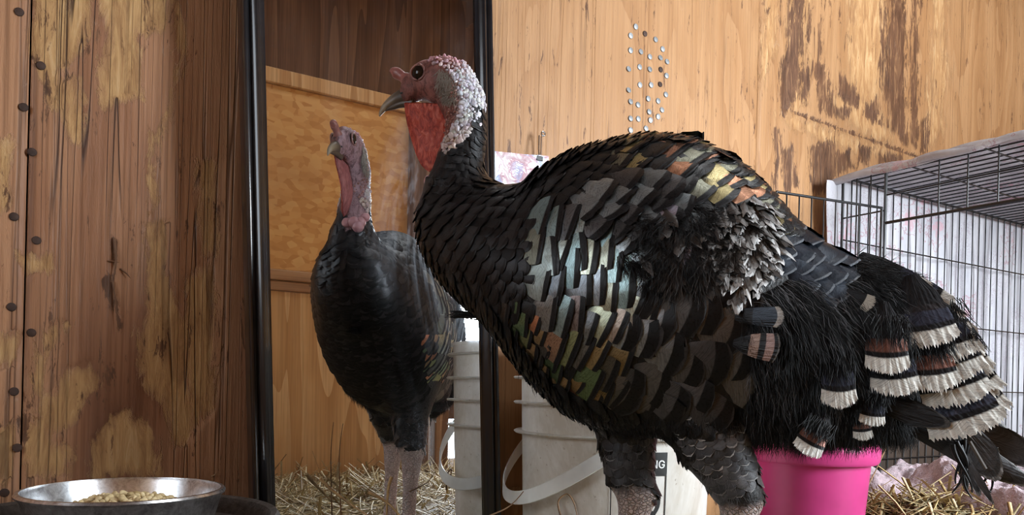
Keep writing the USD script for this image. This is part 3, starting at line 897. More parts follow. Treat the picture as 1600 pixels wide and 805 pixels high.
def panel(name, corners, segs, r=0.0013, thick=0.0026):
    c = [np.array(x, float) for x in corners]
    m = join(*[tube([c[i], c[(i + 1) % 4]], thick, 8) for i in range(4)])
    p_ = obj(name, m, M['wire'], crate, smooth=60)
    bars(p_, segs, r)
    return p_


xs = np.arange(CX0 + 0.03, CX1 - 0.01, 0.030)
zs5 = np.linspace(CZ0 + 0.13, CZ1 - 0.13, 4)
panel('back_panel', [(CX0, CY1, CZ0), (CX1, CY1, CZ0), (CX1, CY1, CZ1), (CX0, CY1, CZ1)],
      [((x, CY1, CZ0), (x, CY1, CZ1)) for x in xs] + [((CX0, CY1 - 0.003, z), (CX1, CY1 - 0.003, z)) for z in zs5], 0.0015)
panel('roof_panel', [(CX0, CY0, CZ1), (CX1, CY0, CZ1), (CX1, CY1, CZ1), (CX0, CY1, CZ1)],
      [((x, CY0, CZ1 - 0.002), (x, CY1, CZ1 - 0.002)) for x in xs] + [((CX0, y, CZ1 - 0.005), (CX1, y, CZ1 - 0.005)) for y in (CY0 + 0.14, CY0 + 0.28, CY0 + 0.42, CY0 + 0.56)], 0.0016, 0.003)
hd = at(1366, 354, 1.55)[2]                       # head of the door opening
dy = CY1 - 0.095
segs = [((CX0, y, CZ0), (CX0, y, CZ1)) for y in (CY1 - 0.032, CY1 - 0.063)]
segs += [((CX0, CY1, z), (CX0, dy, z)) for z in (0.16, 0.30, 0.44, 0.58, 0.68)]
segs += [((CX0, y, hd), (CX0, y, CZ1)) for y in np.arange(dy - 0.105, CY0, -0.052)]
segs += [((CX0, dy, (hd + CZ1) / 2), (CX0, CY0, (hd + CZ1) / 2))]
lp = panel('end_panel', [(CX0, CY0, CZ0), (CX0, CY1, CZ0), (CX0, CY1, CZ1), (CX0, CY0, CZ1)], segs, 0.0016, 0.0028)
obj('door_jamb', tube([(CX0, dy, CZ0), (CX0, dy, CZ1)], 0.0032, 8), M['wire'], lp)
obj('door_head', tube([(CX0, dy, hd), (CX0, CY0, hd)], 0.0030, 8), M['wire'], lp)
# the door, swung back along the wall
da = math.radians(-9)
dl, dz0, dz1 = 0.265, CZ0 + 0.05, hd + 0.030
dd = np.array([-math.cos(da), -math.sin(da), 0])
h0 = np.array([CX0 - 0.006, dy + 0.004, 0])
segs = [(h0 + dd * x + [0, 0, dz0], h0 + dd * x + [0, 0, dz1]) for x in np.arange(0.030, dl, 0.030)]
segs += [(h0 + [0, -0.003, z], h0 + dd * dl + [0, -0.003, z]) for z in np.linspace(dz0, dz1, 5)[1:-1]]
panel('door_panel', [h0 + [0, 0, dz0], h0 + dd * dl + [0, 0, dz0], h0 + dd * dl + [0, 0, dz1], h0 + [0, 0, dz1]], segs, 0.0015, 0.0026)
obj('floor_tray', join(box(CX0 + 0.01, CX1 - 0.01, CY0 + 0.01, CY1 - 0.01, CZ0 - 0.02, CZ0 - 0.015), box(CX0 + 0.01, CX1 - 0.01, CY1 - 0.014, CY1 - 0.010, CZ0 - 0.02, CZ0 + 0.02)), M['ink'], crate)
# small ring hooked in the roof
rp = on_wall(1588, 225, 0.55)
obj('roof_hook', tube([(CX0 + 0.16 + 0.012 * math.cos(a), CY0 + 0.32, CZ1 - 0.008 + 0.012 * math.sin(a)) for a in np.linspace(math.pi, 2 * math.pi, 12)], 0.0018, 8), M['silver'], crate)

# the sheet over the crate: up the back, over the roof, turned down a little over the near end
nx, ny = 150, 150
P = np.zeros((ny, nx, 3))
sx = np.linspace(-0.055, CX1 - CX0 + 0.05, nx)
path = np.linspace(0, 1.42, ny)             # from the near roof edge, back, and down
for i, s_ in enumerate(path):
    roof_len = CY1 - CY0 + 0.03 + 0.10
    if s_ < roof_len:
        y, z, k = CY0 - 0.10 + s_, CZ1 + 0.006, 0.0
    else:
        y, z, k = CY1 + 0.022, CZ1 + 0.006 - (s_ - roof_len), 1.0
    for j, x in enumerate(sx):
        fold = 0.010 * math.sin(x * 44 + 1.1 * math.sin(s_ * 5)) + 0.006 * math.sin(x * 97 + 2)
        px_, py_, pz_ = CX0 + x, y, z
        if k == 0:
            pz_ += 0.004 * math.sin(s_ * 37 + x * 9) * math.exp(-abs(x) * 8) + 0.003
            if x < 0.008:                   # turned down over the end
                o = 0.008 - x
                px_ = CX0 - 0.010 - 0.004 * math.sin(s_ * 31) + 0.012 * math.exp(-o / 0.008)
                pz_ -= 0.020 * min(1, o / 0.02) + 0.002 * math.sin(s_ * 23)
        else:
            amp = min(1, (s_ - roof_len) / 0.15)
            py_ = min(y + fold * amp * 0.8, BACK - 0.008)
            if x < 0.0:
                px_ = CX0 + x * 0.75 - 0.008 * math.sin(s_ * 11) * amp
                py_ = y - 0.012 + 0.3 * fold
            pz_ += 0.02 * math.sin(x * 13) * amp * (s_ - roof_len)
        P[i, j] = (px_, py_, pz_)
P = ndimage.gaussian_filter(P, (1.2, 1.0, 0), mode='nearest')
v, f = grid_mesh(P)
sheet_m = trimesh.Trimesh(v, f, process=False)
top = P + np.array([0, 0.0015, 0.0022])
v2, f2 = grid_mesh(top)
n0 = len(v)
idx = np.arange(nx * ny).reshape(ny, nx)
loop = np.concatenate([idx[0, :], idx[1:, -1], idx[-1, -2::-1], idx[-2:0:-1, 0]])
sf = [[a, b, b + n0] for a, b in zip(loop, np.roll(loop, -1))] + [[a, b + n0, a + n0] for a, b in zip(loop, np.roll(loop, -1))]
cover = thing('crate_cover', turn=YAW, label='white sheet with pink and red printed doodles draped over the dog crate', category='sheet')
obj('cloth', (np.vstack([v, v2]), np.vstack([f[:, ::-1], f2 + n0, sf])), M['print'], cover, smooth=True)
# hem, a soft roll along the near edge
hem = [(CX0 - 0.012 - 0.004 * math.sin(i * 0.31), CY0 - 0.1 + i * (CY1 - CY0 + 0.12) / 40, CZ1 - 0.006 + 0.003 * math.sin(i * 0.9)) for i in range(41)]
obj('hem', tube(hem, 0.0065 + 0.0012 * np.sin(np.arange(41) * 0.7), 10), M['print'], cover, smooth=True)

# lilac blanket crumpled on the crate floor and out of its door
X, Y = np.meshgrid(np.linspace(CX0 - 0.20, CX0 + 0.80, 300), np.linspace(0.30, CY1 - 0.03, 200))
q = np.stack([X * 8, Y * 8, X * 0], -1)
Z = 0.085 + 0.115 * meshkit.fbm(q, 4, 21) + 0.070 * np.abs(meshkit.fbm(q * 2.3, 4, 4) - 0.5) + 0.006 * meshkit.fbm(q * 14, 2, 9)
edge = np.minimum.reduce([X - (CX0 - 0.20), CX0 + 0.80 - X, Y - 0.30, CY1 - 0.03 - Y])
Z = Z * smooth01(edge / 0.05) + 0.012
v, f = grid_mesh(np.stack([X, Y, Z], -1))
blanket = thing('blanket', turn=YAW, label='crumpled lilac fleece blanket lying on the floor of the dog crate', category='blanket')
obj('blanket_cloth', (v, f), M['fleece'], blanket, smooth=True)

# a stub of split wood leaning in the crate
w0 = room(at(1541, 640, 1.30))
stub = thing('wood_stub', loc=world([w0[0], w0[1], w0[2]]), turn=YAW, label='short stub of pale split wood propped against the crate wires by the tail tip', category='stick')
m = box(-0.008, 0.008, -0.006, 0.006, -0.045, 0.035, 0.002)
m.apply_transform(trimesh.transformations.rotation_matrix(0.12, [0, 1, 0]))
obj('stick', m, M['post'], stub)

shade_panel = thing('shade_panel', turn=YAW, label='dark brown board added low behind the crate wires in place of wall shade', category='shade_panel')  # added thing: shade on the low wall built as a dark panel
obj('shade_face', box(CX0 - 0.12, CX0 + 0.42, CY1 + 0.0035, CY1 + 0.012, 0.03, 0.235, 0.002), M['brown'], shade_panel)


# ------------------------------------------------------------------ straw bedding
def ground(x, y):
    """height of the bedding, room frame"""
    q = np.stack([np.asarray(x) * 5, np.asarray(y) * 5, np.zeros_like(np.asarray(x, float))], -1)
    h = 0.018 + 0.026 * meshkit.fbm(q, 3, 11)
    g_ = lambda cx, cy, sx_, sy_: np.exp(-((x - cx) / sx_) ** 2 - ((y - cy) / sy_) ** 2)
    h = h - 0.014 * (np.asarray(y) < 0.1) + 0.100 * g_(1.25, 0.70, 0.15, 0.20) + 0.02 * g_(0.9, 0.25, 0.4, 0.3) - 0.02 * g_(0.0, 0.7, 0.35, 0.3) + 0.03 * g_(1.35, -0.35, 0.3, 0.12)
    return h


X, Y = np.meshgrid(np.linspace(LEFT, RIGHT, 200), np.linspace(FRONT, BACK, 80))
Zg = ground(X, Y) - 0.012
v, f = grid_mesh(np.stack([X, Y, Zg], -1))
bed = thing('straw_bedding', turn=YAW, label='loose golden straw bedding covering the floor of the stall', category='straw', kind='stuff')
obj('chaff', (v, f), M['straw'], bed, smooth=True, fc=np.tile((0.30, 0.20, 0.08), (len(v), 1)))


def straws(n, x0, x1, y0, y1, lmin, lmax, seed, lift=0.01, tilt=0.25):
    r_ = np.random.default_rng(seed)
    x, y = r_.uniform(x0, x1, n), r_.uniform(y0, y1, n)
    z = ground(x, y) + r_.uniform(-0.004, lift, n)
    az, L, el = r_.uniform(0, 2 * math.pi, n), r_.uniform(lmin, lmax, n), r_.normal(0, tilt, n)
    bend, w = r_.normal(0, 0.25, n), r_.uniform(0.0010, 0.0032, n)
    ts = np.linspace(-0.5, 0.5, 4)
    d = np.stack([np.cos(az) * np.cos(el), np.sin(az) * np.cos(el), np.sin(el)], 1)
    s_ = np.stack([-np.sin(az), np.cos(az), np.zeros(n)], 1)
    up = np.cross(d, s_)
    c = np.stack([x, y, z + np.abs(np.sin(el)) * L * 0.3], 1)
    cen = c[:, None] + d[:, None] * (L[:, None] * ts)[..., None] + s_[:, None] * (bend[:, None] * L[:, None] * (ts ** 2 - 0.1))[..., None]
    prof = [s_ * w[:, None], up * (w * 0.55)[:, None], -s_ * w[:, None]]
    V = np.stack([cen + p_[:, None] for p_ in prof], 2)          # n x 4 x 3 x 3
    V = V.reshape(n, 12, 3)
    fs = []
    for i in range(3):
        for k in range(3):
            a, b = i * 3 + k, i * 3 + (k + 1) % 3
            fs += [[a, a + 3, b + 3], [a, b + 3, b]]
    fs = np.array(fs)
    Fc = (np.arange(n)[:, None, None] * 12 + fs).reshape(-1, 3)
    pal = np.array([(0.72, 0.58, 0.32), (0.64, 0.48, 0.23), (0.80, 0.69, 0.44), (0.48, 0.33, 0.15), (0.34, 0.22, 0.10)])
    col = pal[r_.choice(5, n, p=[.32, .26, .22, .13, .07])] * r_.uniform(0.8, 1.1, (n, 1))
    # only what stands clear of the tub, bucket and bowl
    w_ = world(c)
    keep = np.ones(n, bool)
    for q_, rad_ in ((BC, 0.135), (pan_c, 0.15), (PC, 0.075)):
        keep &= np.hypot(w_[:, 0] - q_[0], w_[:, 1] - q_[1]) > rad_
    keep &= c[:, 1] < MY - 0.02
    kk = np.repeat(keep, 18)
    return V.reshape(-1, 3), Fc[kk], np.repeat(col, 12, 0)


parts = [straws(9000, -0.4, 1.5, -0.45, 0.96, 0.03, 0.11, 1), straws(4200, 1.0, 1.55, 0.40, 0.95, 0.03, 0.12, 2, 0.02, 0.35),
         straws(2600, 0.1, 1.1, -0.42, 0.2, 0.04, 0.14, 3, 0.03, 0.4), straws(1500, 1.5, 2.4, -0.45, 0.3, 0.03, 0.1, 4), straws(900, 0.75, 1.1, 0.55, 0.95, 0.03, 0.1, 6, 0.03, 0.5)]
off, vs, fs, cs = 0, [], [], []
for v, f, c_ in parts:
    vs.append(v); fs.append(f + off); cs.append(c_); off += len(v)
obj('stalks', (np.vstack(vs), np.vstack(fs)), M['straw'], bed, smooth=True, fc=np.vstack(cs))


def stalk(name, pts, r, mat, **said):
    pts = np.asarray(pts, float)
    t = np.linspace(0, 1, len(pts))
    sm = PchipInterpolator(t, pts)(np.linspace(0, 1, 24))
    return obj(name, tube(sm, np.linspace(r, r * 0.45, 24), 6), M[mat], None, smooth=60, **said)


stalk('dry_stem', [at(880, 815, 0.98), at(872, 785, 0.985), at(886, 772, 0.985), at(898, 790, 0.98), at(902, 815, 0.98)], 0.0014, 'twig', label='thin dry stem curling in a loop before the white bucket', category='twig')
stalk('dry_stem', [at(533, 812, 0.975), at(531, 760, 0.975), at(530, 715, 0.975), at(536, 662, 0.975)], 0.0011, 'twig', label='thin upright dry stem standing before the mirror glass', category='twig')
for lab_, pts_ in (('longest bent tan stalk before the mirror, slanting down left of the reflected legs', [(500, 748, .95), (530, 775, .95), (575, 806, .94)]), ('short bent tan stalk before the mirror, sloping across the reflected legs', [(575, 770, .93), (600, 782, .93), (626, 808, .92)]),
                   ('short upright tan stalk before the mirror, in front of the reflected legs', [(612, 745, .93), (606, 770, .93), (604, 808, .93)])):
    stalk('bent_stalk', [at(*q_) for q_ in pts_], 0.0024, 'stalk', category='straw', group='flat tan stalks before the mirror', label=lab_)
stalk('dry_stem', [at(765, 806, 0.97), at(790, 795, 0.98), at(800, 788, 0.985), at(818, 768, 0.99)], 0.0012, 'twig', label='thin pale twig with a fork crossing the foot of the mirror', category='twig')
stalk('dry_stem', [at(1335, 800, 1.12), at(1365, 742, 1.20), at(1385, 700, 1.24), at(1372, 722, 1.23)], 0.0012, 'twig', label='single dry stem rising beside the pink bucket', category='twig')


# ------------------------------------------------------------------ the turkey
G0 = np.array([0.18, 0.815, 0.0])
TURN = -16.5
BX = np.array([math.cos(math.radians(TURN)), math.sin(math.radians(TURN)), 0])
BY = np.array([-BX[1], BX[0], 0])
BIRD = np.array([BX, BY, WZ])
EB = BIRD @ (EYE - G0)


def bray(u, v):
    d = CF + ((np.asarray(u, float) - 800) / FOCAL_PX)[..., None] * CR + ((HORIZON - np.asarray(v, float)) / FOCAL_PX)[..., None] * CU
    return d @ BIRD.T


def side(u, v, y=0.0):
    """point of the bird's frame on the plane at lateral offset y, seen at the picture position u, v"""
    d = bray(u, v)
    t = (y - EB[1]) / d[..., 1]
    return EB + t[..., None] * d


def uv_of(p):
    """where a point of the bird's frame stands, moved to the middle plane"""
    q = np.array(p, float); q[..., 1] = 0
    return project(q @ BIRD + G0)


TOP = [(658, 352), (663, 325), (676, 308), (700, 300), (740, 296), (775, 296), (812, 295), (850, 271), (900, 243), (950, 227), (1010, 216), (1070, 220), (1120, 239), (1160, 264), (1195, 297), (1230, 338), (1270, 372), (1330, 408), (1390, 432), (1440, 470), (1490, 540)]
BOT = [(658, 356), (668, 388), (688, 428), (725, 470), (765, 506), (800, 548), (850, 606), (900, 646), (950, 664), (1000, 674), (1060, 680), (1130, 682), (1200, 682), (1280, 676), (1360, 660), (1420, 640), (1490, 600)]
HALF = [(658, .004), (672, .045), (700, .072), (750, .098), (800, .116), (860, .130), (950, .138), (1060, .134), (1150, .118), (1230, .098), (1300, .080), (1380, .050), (1440, .026), (1490, .010)]
tp, bt = side(*np.array(TOP, float).T), side(*np.array(BOT, float).T)
hw = np.array(HALF, float); hw[:, 1] *= 0.80; hs = side(hw[:, 0], np.full(len(hw), 400.0))[:, 0]
f_top, f_bot, f_half = PchipInterpolator(tp[:, 0], tp[:, 2]), PchipInterpolator(bt[:, 0], bt[:, 2]), PchipInterpolator(hs, hw[:, 1])
S0, S1 = max(tp[0, 0], bt[0, 0], hs[0]) + 0.001, min(tp[-1, 0], bt[-1, 0], hs[-1]) - 0.001


def body_d(p):
    s = np.clip(p[:, 0], S0, S1)
    t, b, w = f_top(s), f_bot(s), f_half(s)
    zc, zh = (t + b) / 2, np.maximum((t - b) / 2, 0.004)
    w = w * (1 - 0.36 * np.clip((p[:, 2] - zc) / zh, 0, 1) ** 1.3)
    q = (np.abs(p[:, 1] / w) ** 2.2 + np.abs((p[:, 2] - zc) / zh) ** 2.2) ** (1 / 2.2)
    d = (q - 1) * np.minimum(w, zh)
    return np.where(np.abs(p[:, 0] - s) > 1e-6, np.hypot(np.maximum(d, 0), p[:, 0] - s), d)


def chain_d(p, pts, rad, squash=1.0):
    q = p * np.array([1, squash, 1]); pts = np.array(pts) * np.array([1, squash, 1])
    d = np.full(len(p), 9.0)
    for a, b, ra, rb in zip(pts[:-1], pts[1:], rad[:-1], rad[1:]):
        ab = b - a
        t = np.clip(((q - a) @ ab) / (ab @ ab), 0, 1)
        d = np.minimum(d, np.linalg.norm(q - a - t[:, None] * ab, axis=1) - (ra + (rb - ra) * t))
    return d


def smin(a, b, k):
    h = np.clip(0.5 + 0.5 * (b - a) / k, 0, 1)
    return b + (a - b) * h - k * h * (1 - h)


PXM = 0.9 / 1200                                   # metres a picture pixel spans at the head


def chain_px(lst, y=0.0, scale=PXM):
    a = np.array(lst, float)
    return side(a[:, 0], a[:, 1], y), a[:, 2] * scale


NECK = chain_px([(728, 340, 58), (713, 292, 46), (717, 252, 36), (725, 220, 31), (727, 190, 29), (722, 160, 32)])
SKULL = chain_px([(722, 160, 32), (706, 133, 37), (690, 126, 37), (668, 125, 31), (648, 136, 23), (640, 146, 17)])
near_y, far_y = -0.036, 0.036
LEGS = []
for y, th in ((near_y, [(1085, 610, 72), (1112, 690, 58), (1140, 740, 44), (1158, 778, 34)]), (far_y, [(978, 610, 70), (978, 690, 43), (983, 740, 36), (995, 772, 30)])):
    sc = 0.76 / 1200 if y < 0 else 0.88 / 1200
    pts, rad = chain_px(th, y, sc)
    ank = pts[-1]
    foot = np.array([ank[0] - 0.018, y, 0.052])
    shank = (np.array([ank, ank * 0.55 + foot * 0.45, foot]), [rad[-1] * 0.92, 0.0125, 0.0115])
    toes = []
    for ang, ln in ((-32, 0.075), (0, 0.092), (30, 0.078), (180, 0.034)):
        a = math.radians(ang)
        d = np.array([-math.cos(a), math.sin(a), 0])
        toes.append((np.array([foot, foot + d * ln * 0.5 + [0, 0, -0.004], foot + d * ln + [0, 0, -0.022]]), [0.0105, 0.0075, 0.0050]))
    LEGS.append((pts, rad, shank, toes, foot, ank))


def head_d(p):
    d = smin(chain_d(p, *NECK, 1.15), chain_d(p, *SKULL, 1.42), 0.008)
    return d


def leg_d(p):
    d = np.full(len(p), 9.0)
    for pts, rad, shank, toes, foot, ank in LEGS:
        a = chain_d(p, pts, rad)
        a = smin(a, chain_d(p, *shank), 0.006)
        for t_ in toes:
            a = smin(a, chain_d(p, *t_), 0.004)
        d = np.minimum(d, a)
    return d


def bird_d(p):
    return smin(smin(body_d(p), head_d(p), 0.022), leg_d(p), 0.014)


def grad(p, f=bird_d, e=0.0008):
    g_ = np.stack([f(p + e * np.eye(3)[k]) - f(p - e * np.eye(3)[k]) for k in range(3)], 1)
    return g_ / (np.linalg.norm(g_, axis=1, keepdims=True) + 1e-12)


def surface_net(f, lo, hi, h):
    n = np.ceil((np.array(hi) - lo) / h).astype(int) + 1
    ax = [lo[k] + h * np.arange(n[k]) for k in range(3)]
    c = 4
    axc = [a[::c] if (len(a) - 1) % c == 0 else np.append(a[::c], a[::c][-1] + c * h) for a in ax]
    Xc = np.stack(np.meshgrid(*axc, indexing='ij'), -1)
    dc = f(Xc.reshape(-1, 3)).reshape(Xc.shape[:3])
    D = ndimage.zoom(dc, [(len(a) - 1) * c + 1 for a in axc] / np.array(dc.shape), order=1, grid_mode=False)[:n[0], :n[1], :n[2]]
    idx = np.argwhere(np.abs(D) < 3.2 * h)
    D[tuple(idx.T)] = f(np.array(lo) + h * idx)
    neg = D < 0
    cell = np.zeros(np.array(neg.shape) - 1, np.int8)
    corners = [(i, j, k) for i in (0, 1) for j in (0, 1) for k in (0, 1)]
    sl = lambda o: tuple(slice(o[k], o[k] + neg.shape[k] - 1) for k in range(3))
    for o in corners:
        cell += neg[sl(o)]
    act = np.argwhere((cell > 0) & (cell < 8))
    num = -np.ones(cell.shape, int); num[tuple(act.T)] = np.arange(len(act))
    acc, cnt = np.zeros((len(act), 3)), np.zeros(len(act))
    for o in corners:
        for k in range(3):
            if o[k] == 0:
                e = list(o); e[k] = 1
                a, b = D[tuple((act + o).T)], D[tuple((act + e).T)]
                m = (a < 0) != (b < 0)
                t = np.where(m, a / (a - b + 1e-15), 0)
                q = np.array(o, float) + 0 * act; q[:, k] += t
                acc += np.where(m[:, None], q, 0); cnt += m
    V = np.array(lo) + h * (act + acc / cnt[:, None])
    quads = []
    for k in range(3):
        i, j = (k + 1) % 3, (k + 2) % 3
        a = neg; b = np.roll(neg, -1, axis=k)
        cross = a != b
        cut = [slice(1, -1)] * 3; cut[k] = slice(0, neg.shape[k] - 1)
        mask = np.zeros_like(cross); mask[tuple(cut)] = cross[tuple(cut)]
        P_ = np.argwhere(mask)
        di, dj = np.eye(3, dtype=int)[i], np.eye(3, dtype=int)[j]
        q = np.stack([num[tuple((P_ - di - dj).T)], num[tuple((P_ - dj).T)], num[tuple(P_.T)], num[tuple((P_ - di).T)]], 1)
        flip = ~neg[tuple(P_.T)]
        q[flip] = q[flip][:, ::-1]
        quads.append(q)
    q = np.vstack(quads)
    return V, np.vstack([q[:, [0, 1, 2]], q[:, [0, 2, 3]]])


turkey = thing('turkey', loc=G0, turn=TURN, label='large dark bronze turkey standing before the mirror, bare red head and white-tipped tail feathers', category='turkey')

SKIN_POLY = [(600, 60), (780, 60), (790, 175), (757, 182), (735, 207), (712, 226), (694, 243), (676, 268), (655, 275), (560, 260), (560, 100)]
SKIN_FAR = [(600, 60), (780, 60), (790, 175), (757, 182), (745, 225), (715, 270), (690, 300), (655, 305), (560, 260), (560, 100)]
V, F = surface_net(bird_d, [-0.345, -0.150, 0.020], [0.235, 0.150, 0.715], 0.0030)
for _ in range(2):
    g_ = grad(V); V = V - g_ * bird_d(V)[:, None] * 0.7
U_, V_ = uv_of(V)
PU = np.stack([U_, V_], 1)
bare = np.where(V[:, 1] < 0.004, signed(PU, SKIN_POLY), signed(PU, SKIN_FAR))
col = np.tile((0.010, 0.010, 0.011), (len(V), 1))
nz = meshkit.fbm(V * 60, 3, 8)


def blend(a, b, t):
    t = np.clip(t, 0, 1)[:, None]
    return a * (1 - t) + np.array(b) * t


face = np.tile((0.21, 0.070, 0.055), (len(V), 1))
face = blend(face, (0.33, 0.135, 0.115), (nz - 0.42) * 3)
face = blend(face, (0.40, 0.20, 0.21), (108 - V_) / 22)                           # crown
face = blend(face, (0.20, 0.065, 0.048), (V_ - 160) / 45)                           # front of the throat
face = blend(face, (0.60, 0.60, 0.62), (U_ - 722 + 0.1 * (V_ - 150)) / 14)         # nape
face = np.where((V[:, 1] > 0.003)[:, None], blend(face, (0.40, 0.27, 0.31), np.full(len(V), 0.75)), face)  # far side: bluish shade put into the skin colour
col = np.where((bare > 0)[:, None], face, col)
low = smooth01((0.213 - V[:, 2] + 0.012 * (nz - 0.5)) / 0.012)
leg_c = np.tile((0.62, 0.51, 0.48), (len(V), 1)) * (0.75 + 0.5 * nz[:, None])
col = col * (1 - low[:, None]) + leg_c * low[:, None]
obj('body', (V, F), M['skin'], turkey, smooth=True, fc=col, fm=low)


def loft(pts, ry, rz, n=16):
    """tapered loft along pts in the middle plane: half widths ry (lateral), rz (in plane)"""
    pts = np.asarray(pts, float)
    t = np.gradient(pts, axis=0); t /= np.linalg.norm(t, axis=1, keepdims=True)
    nrm = np.stack([-t[:, 2], np.zeros(len(t)), t[:, 0]], 1)
    a = np.arange(n) * 2 * math.pi / n
    R_ = pts[:, None] + np.cos(a)[None, :, None] * np.array([0, 1.0, 0]) * np.asarray(ry)[:, None, None] + np.sin(a)[None, :, None] * nrm[:, None] * np.asarray(rz)[:, None, None]
    v = np.vstack([R_.reshape(-1, 3), pts[:1], pts[-1:]])
    f = []
    m = len(pts)
    for i in range(m - 1):
        for k in range(n):
            p_, q_ = i * n + k, i * n + (k + 1) % n
            f += [[p_, q_, q_ + n], [p_, q_ + n, p_ + n]]
    for k in range(n):
        f += [[m * n, (k + 1) % n, k], [m * n + 1, (m - 1) * n + k, (m - 1) * n + (k + 1) % n]]
    return v, np.array(f)


def px_loft(lst, squash=0.8, n=18, fine=18, y=0.0):
    a = np.array(lst, float)
    t = np.linspace(0, 1, len(a))
    b = PchipInterpolator(t, a)(np.linspace(0, 1, fine))
    return loft(side(b[:, 0], b[:, 1], y), b[:, 2] * PXM * squash, b[:, 2] * PXM, n)


v, f = px_loft([(646, 147, 15), (632, 150, 12.5), (618, 155, 9.5), (606, 163, 7), (597, 173, 4.5), (593, 182, 1.2)], 0.72)
u_ = uv_of(v)[0]
k = np.clip((625 - u_) / 25, 0, 1)[:, None]
obj('beak', (v, f), M['beak'], turkey, fc=np.array((0.070, 0.050, 0.036)) * (1 - k) + np.array((0.30, 0.235, 0.16)) * k, label='horn-coloured hooked upper beak')
v, f = px_loft([(648, 161, 8), (630, 162, 6.5), (614, 167, 4.5), (602, 173, 1.5)], 0.85)
obj('lower_beak', (v, f), M['beak'], turkey, fc=np.tile((0.085, 0.062, 0.045), (len(v), 1)))
for s_ in (-1, 1):
    n0 = side(np.array(632.0), np.array(149.0))
    m = trimesh.creation.icosphere(2, 1.0); m.apply_scale([0.0024, 0.0008, 0.0012]); m.apply_translation(n0 + [0, s_ * 0.0075, 0])
    obj('nostril', m, M['ink'], turkey)
v, f = px_loft([(644, 130, 13), (634, 123, 10), (628, 119, 7.5), (621, 115, 9), (615, 113, 8), (611, 115, 4)], 0.85)
v = v + 0.0012 * (meshkit.fbm(v * 260, 3, 2)[:, None] - 0.5) * [1, 1, 1]
obj('snood', (v, f), M['caruncle'], turkey, fc=np.tile((0.28, 0.105, 0.09), (len(v), 1)) * (0.8 + 0.4 * meshkit.fbm(v * 200, 2, 5)[:, None]), label='short pink fleshy snood above the beak')

# eyes set in the side of the skull
e0 = side(np.array(653.0), np.array(113.0), -0.016)
probe = np.stack([np.full(200, e0[0]), np.linspace(-0.04, 0, 200), np.full(200, e0[2])], 1)
ey = probe[np.argmax(bird_d(probe) < 0), 1]
for s_ in (-1, 1):
    c = np.array([e0[0], s_ * (-ey) if s_ > 0 else ey, e0[2]])
    m = trimesh.creation.icosphere(3, 0.0080); m.apply_scale([1, 0.75, 1.05]); m.apply_translation(c + [0, -s_ * 0.0022, 0])
    obj('eye', m, M['eye'], turkey, smooth=True)
    ang = np.linspace(0, 2 * math.pi, 33)
    rim = np.stack([c[0] + 0.0086 * np.cos(ang), np.full(33, c[1] + s_ * 0.0006), c[2] + 0.0088 * np.sin(ang)], 1)
    m = tube(rim, 0.0014 + 0.0002 * np.sin(5 * ang), 8)
    obj('eyelid', m, M['caruncle'], turkey, smooth=True, fc=np.tile((0.24, 0.105, 0.095), (len(m.vertices), 1)))

# throat wattle (dewlap), a thin hanging sheet
left_e = np.array([(634, 163), (635, 185), (638, 205), (643, 224), (650, 243), (659, 259), (671, 269)], float)
right_e = np.array([(696, 165), (696, 185), (695, 205), (692, 224), (686, 243), (679, 259), (671.5, 269.5)], float)
tt, kk = np.linspace(0, 1, 64), np.linspace(0, 1, 30)
le, re = PchipInterpolator(np.linspace(0, 1, 7), left_e)(tt), PchipInterpolator(np.linspace(0, 1, 7), right_e)(tt)
px = le[:, None] * (1 - kk[None, :, None]) + re[:, None] * kk[None, :, None]
base = side(px[..., 0], px[..., 1])
thick = 0.0036 * np.sqrt(np.clip(4 * kk * (1 - kk), 0, 1))[None, :] * (1 - tt[:, None] ** 3) + 0.0009
wr = 0.0016 * (meshkit.fbm(base * np.array([230, 1, 110]), 3, 6) - 0.5)
drift = 0.004 * np.sin(base[..., 2] * 55)
A_, B_ = base.copy(), base.copy()
A_[..., 1] = -thick + wr + drift; B_[..., 1] = thick + wr * 0.6 + drift
va, fa = grid_mesh(A_); vb, fb = grid_mesh(B_)
n0 = len(va); idx = np.arange(n0).reshape(64, 30)
lp_ = np.concatenate([idx[0, :], idx[1:, -1], idx[-1, -2::-1], idx[-2:0:-1, 0]])
sf = [[a, b, b + n0] for a, b in zip(lp_, np.roll(lp_, -1))] + [[a, b + n0, a + n0] for a, b in zip(lp_, np.roll(lp_, -1))]
obj('wattle', (np.vstack([va, vb]), np.vstack([fa, fb[:, ::-1] + n0, sf])), M['wattle'], turkey, smooth=True, fc=np.full((2 * len(va), 3), 0.5), fm=np.repeat((0.0, 0.75), len(va)), label='thin red wattle hanging from throat and beak')  # fm: shade of the far face painted as paler pink


def hit(u, v, f=bird_d, y_hint=None, t0=0.45, t1=1.12):
    """first point of the surface on the picture ray; rays that just miss take the nearest point"""
    u, v = np.atleast_1d(np.asarray(u, float)), np.atleast_1d(np.asarray(v, float))
    d = bray(u, v)
    ts = np.linspace(t0, t1, 110)
    P_ = EB + d[:, None] * ts[None, :, None]
    D = f(P_.reshape(-1, 3)).reshape(P_.shape[:2])
    ok = (D < 0).any(1)
    i = np.argmax(D < 0, 1); i = np.maximum(i, 1)
    r_ = np.arange(len(u))
    a, b = D[r_, i - 1], D[r_, i]
    t = ts[i - 1] + (ts[i] - ts[i - 1]) * np.clip(a / (a - b + 1e-12), 0, 1)
    tm = ts[np.argmin(D, 1)]
    p = EB + d * np.where(ok, t, tm)[:, None]
    dist = D.min(1)
    for _ in range(3):
        p = p - grad(p, f) * f(p)[:, None] * 0.8
    return p, grad(p, f), ok | (dist < 0.02)


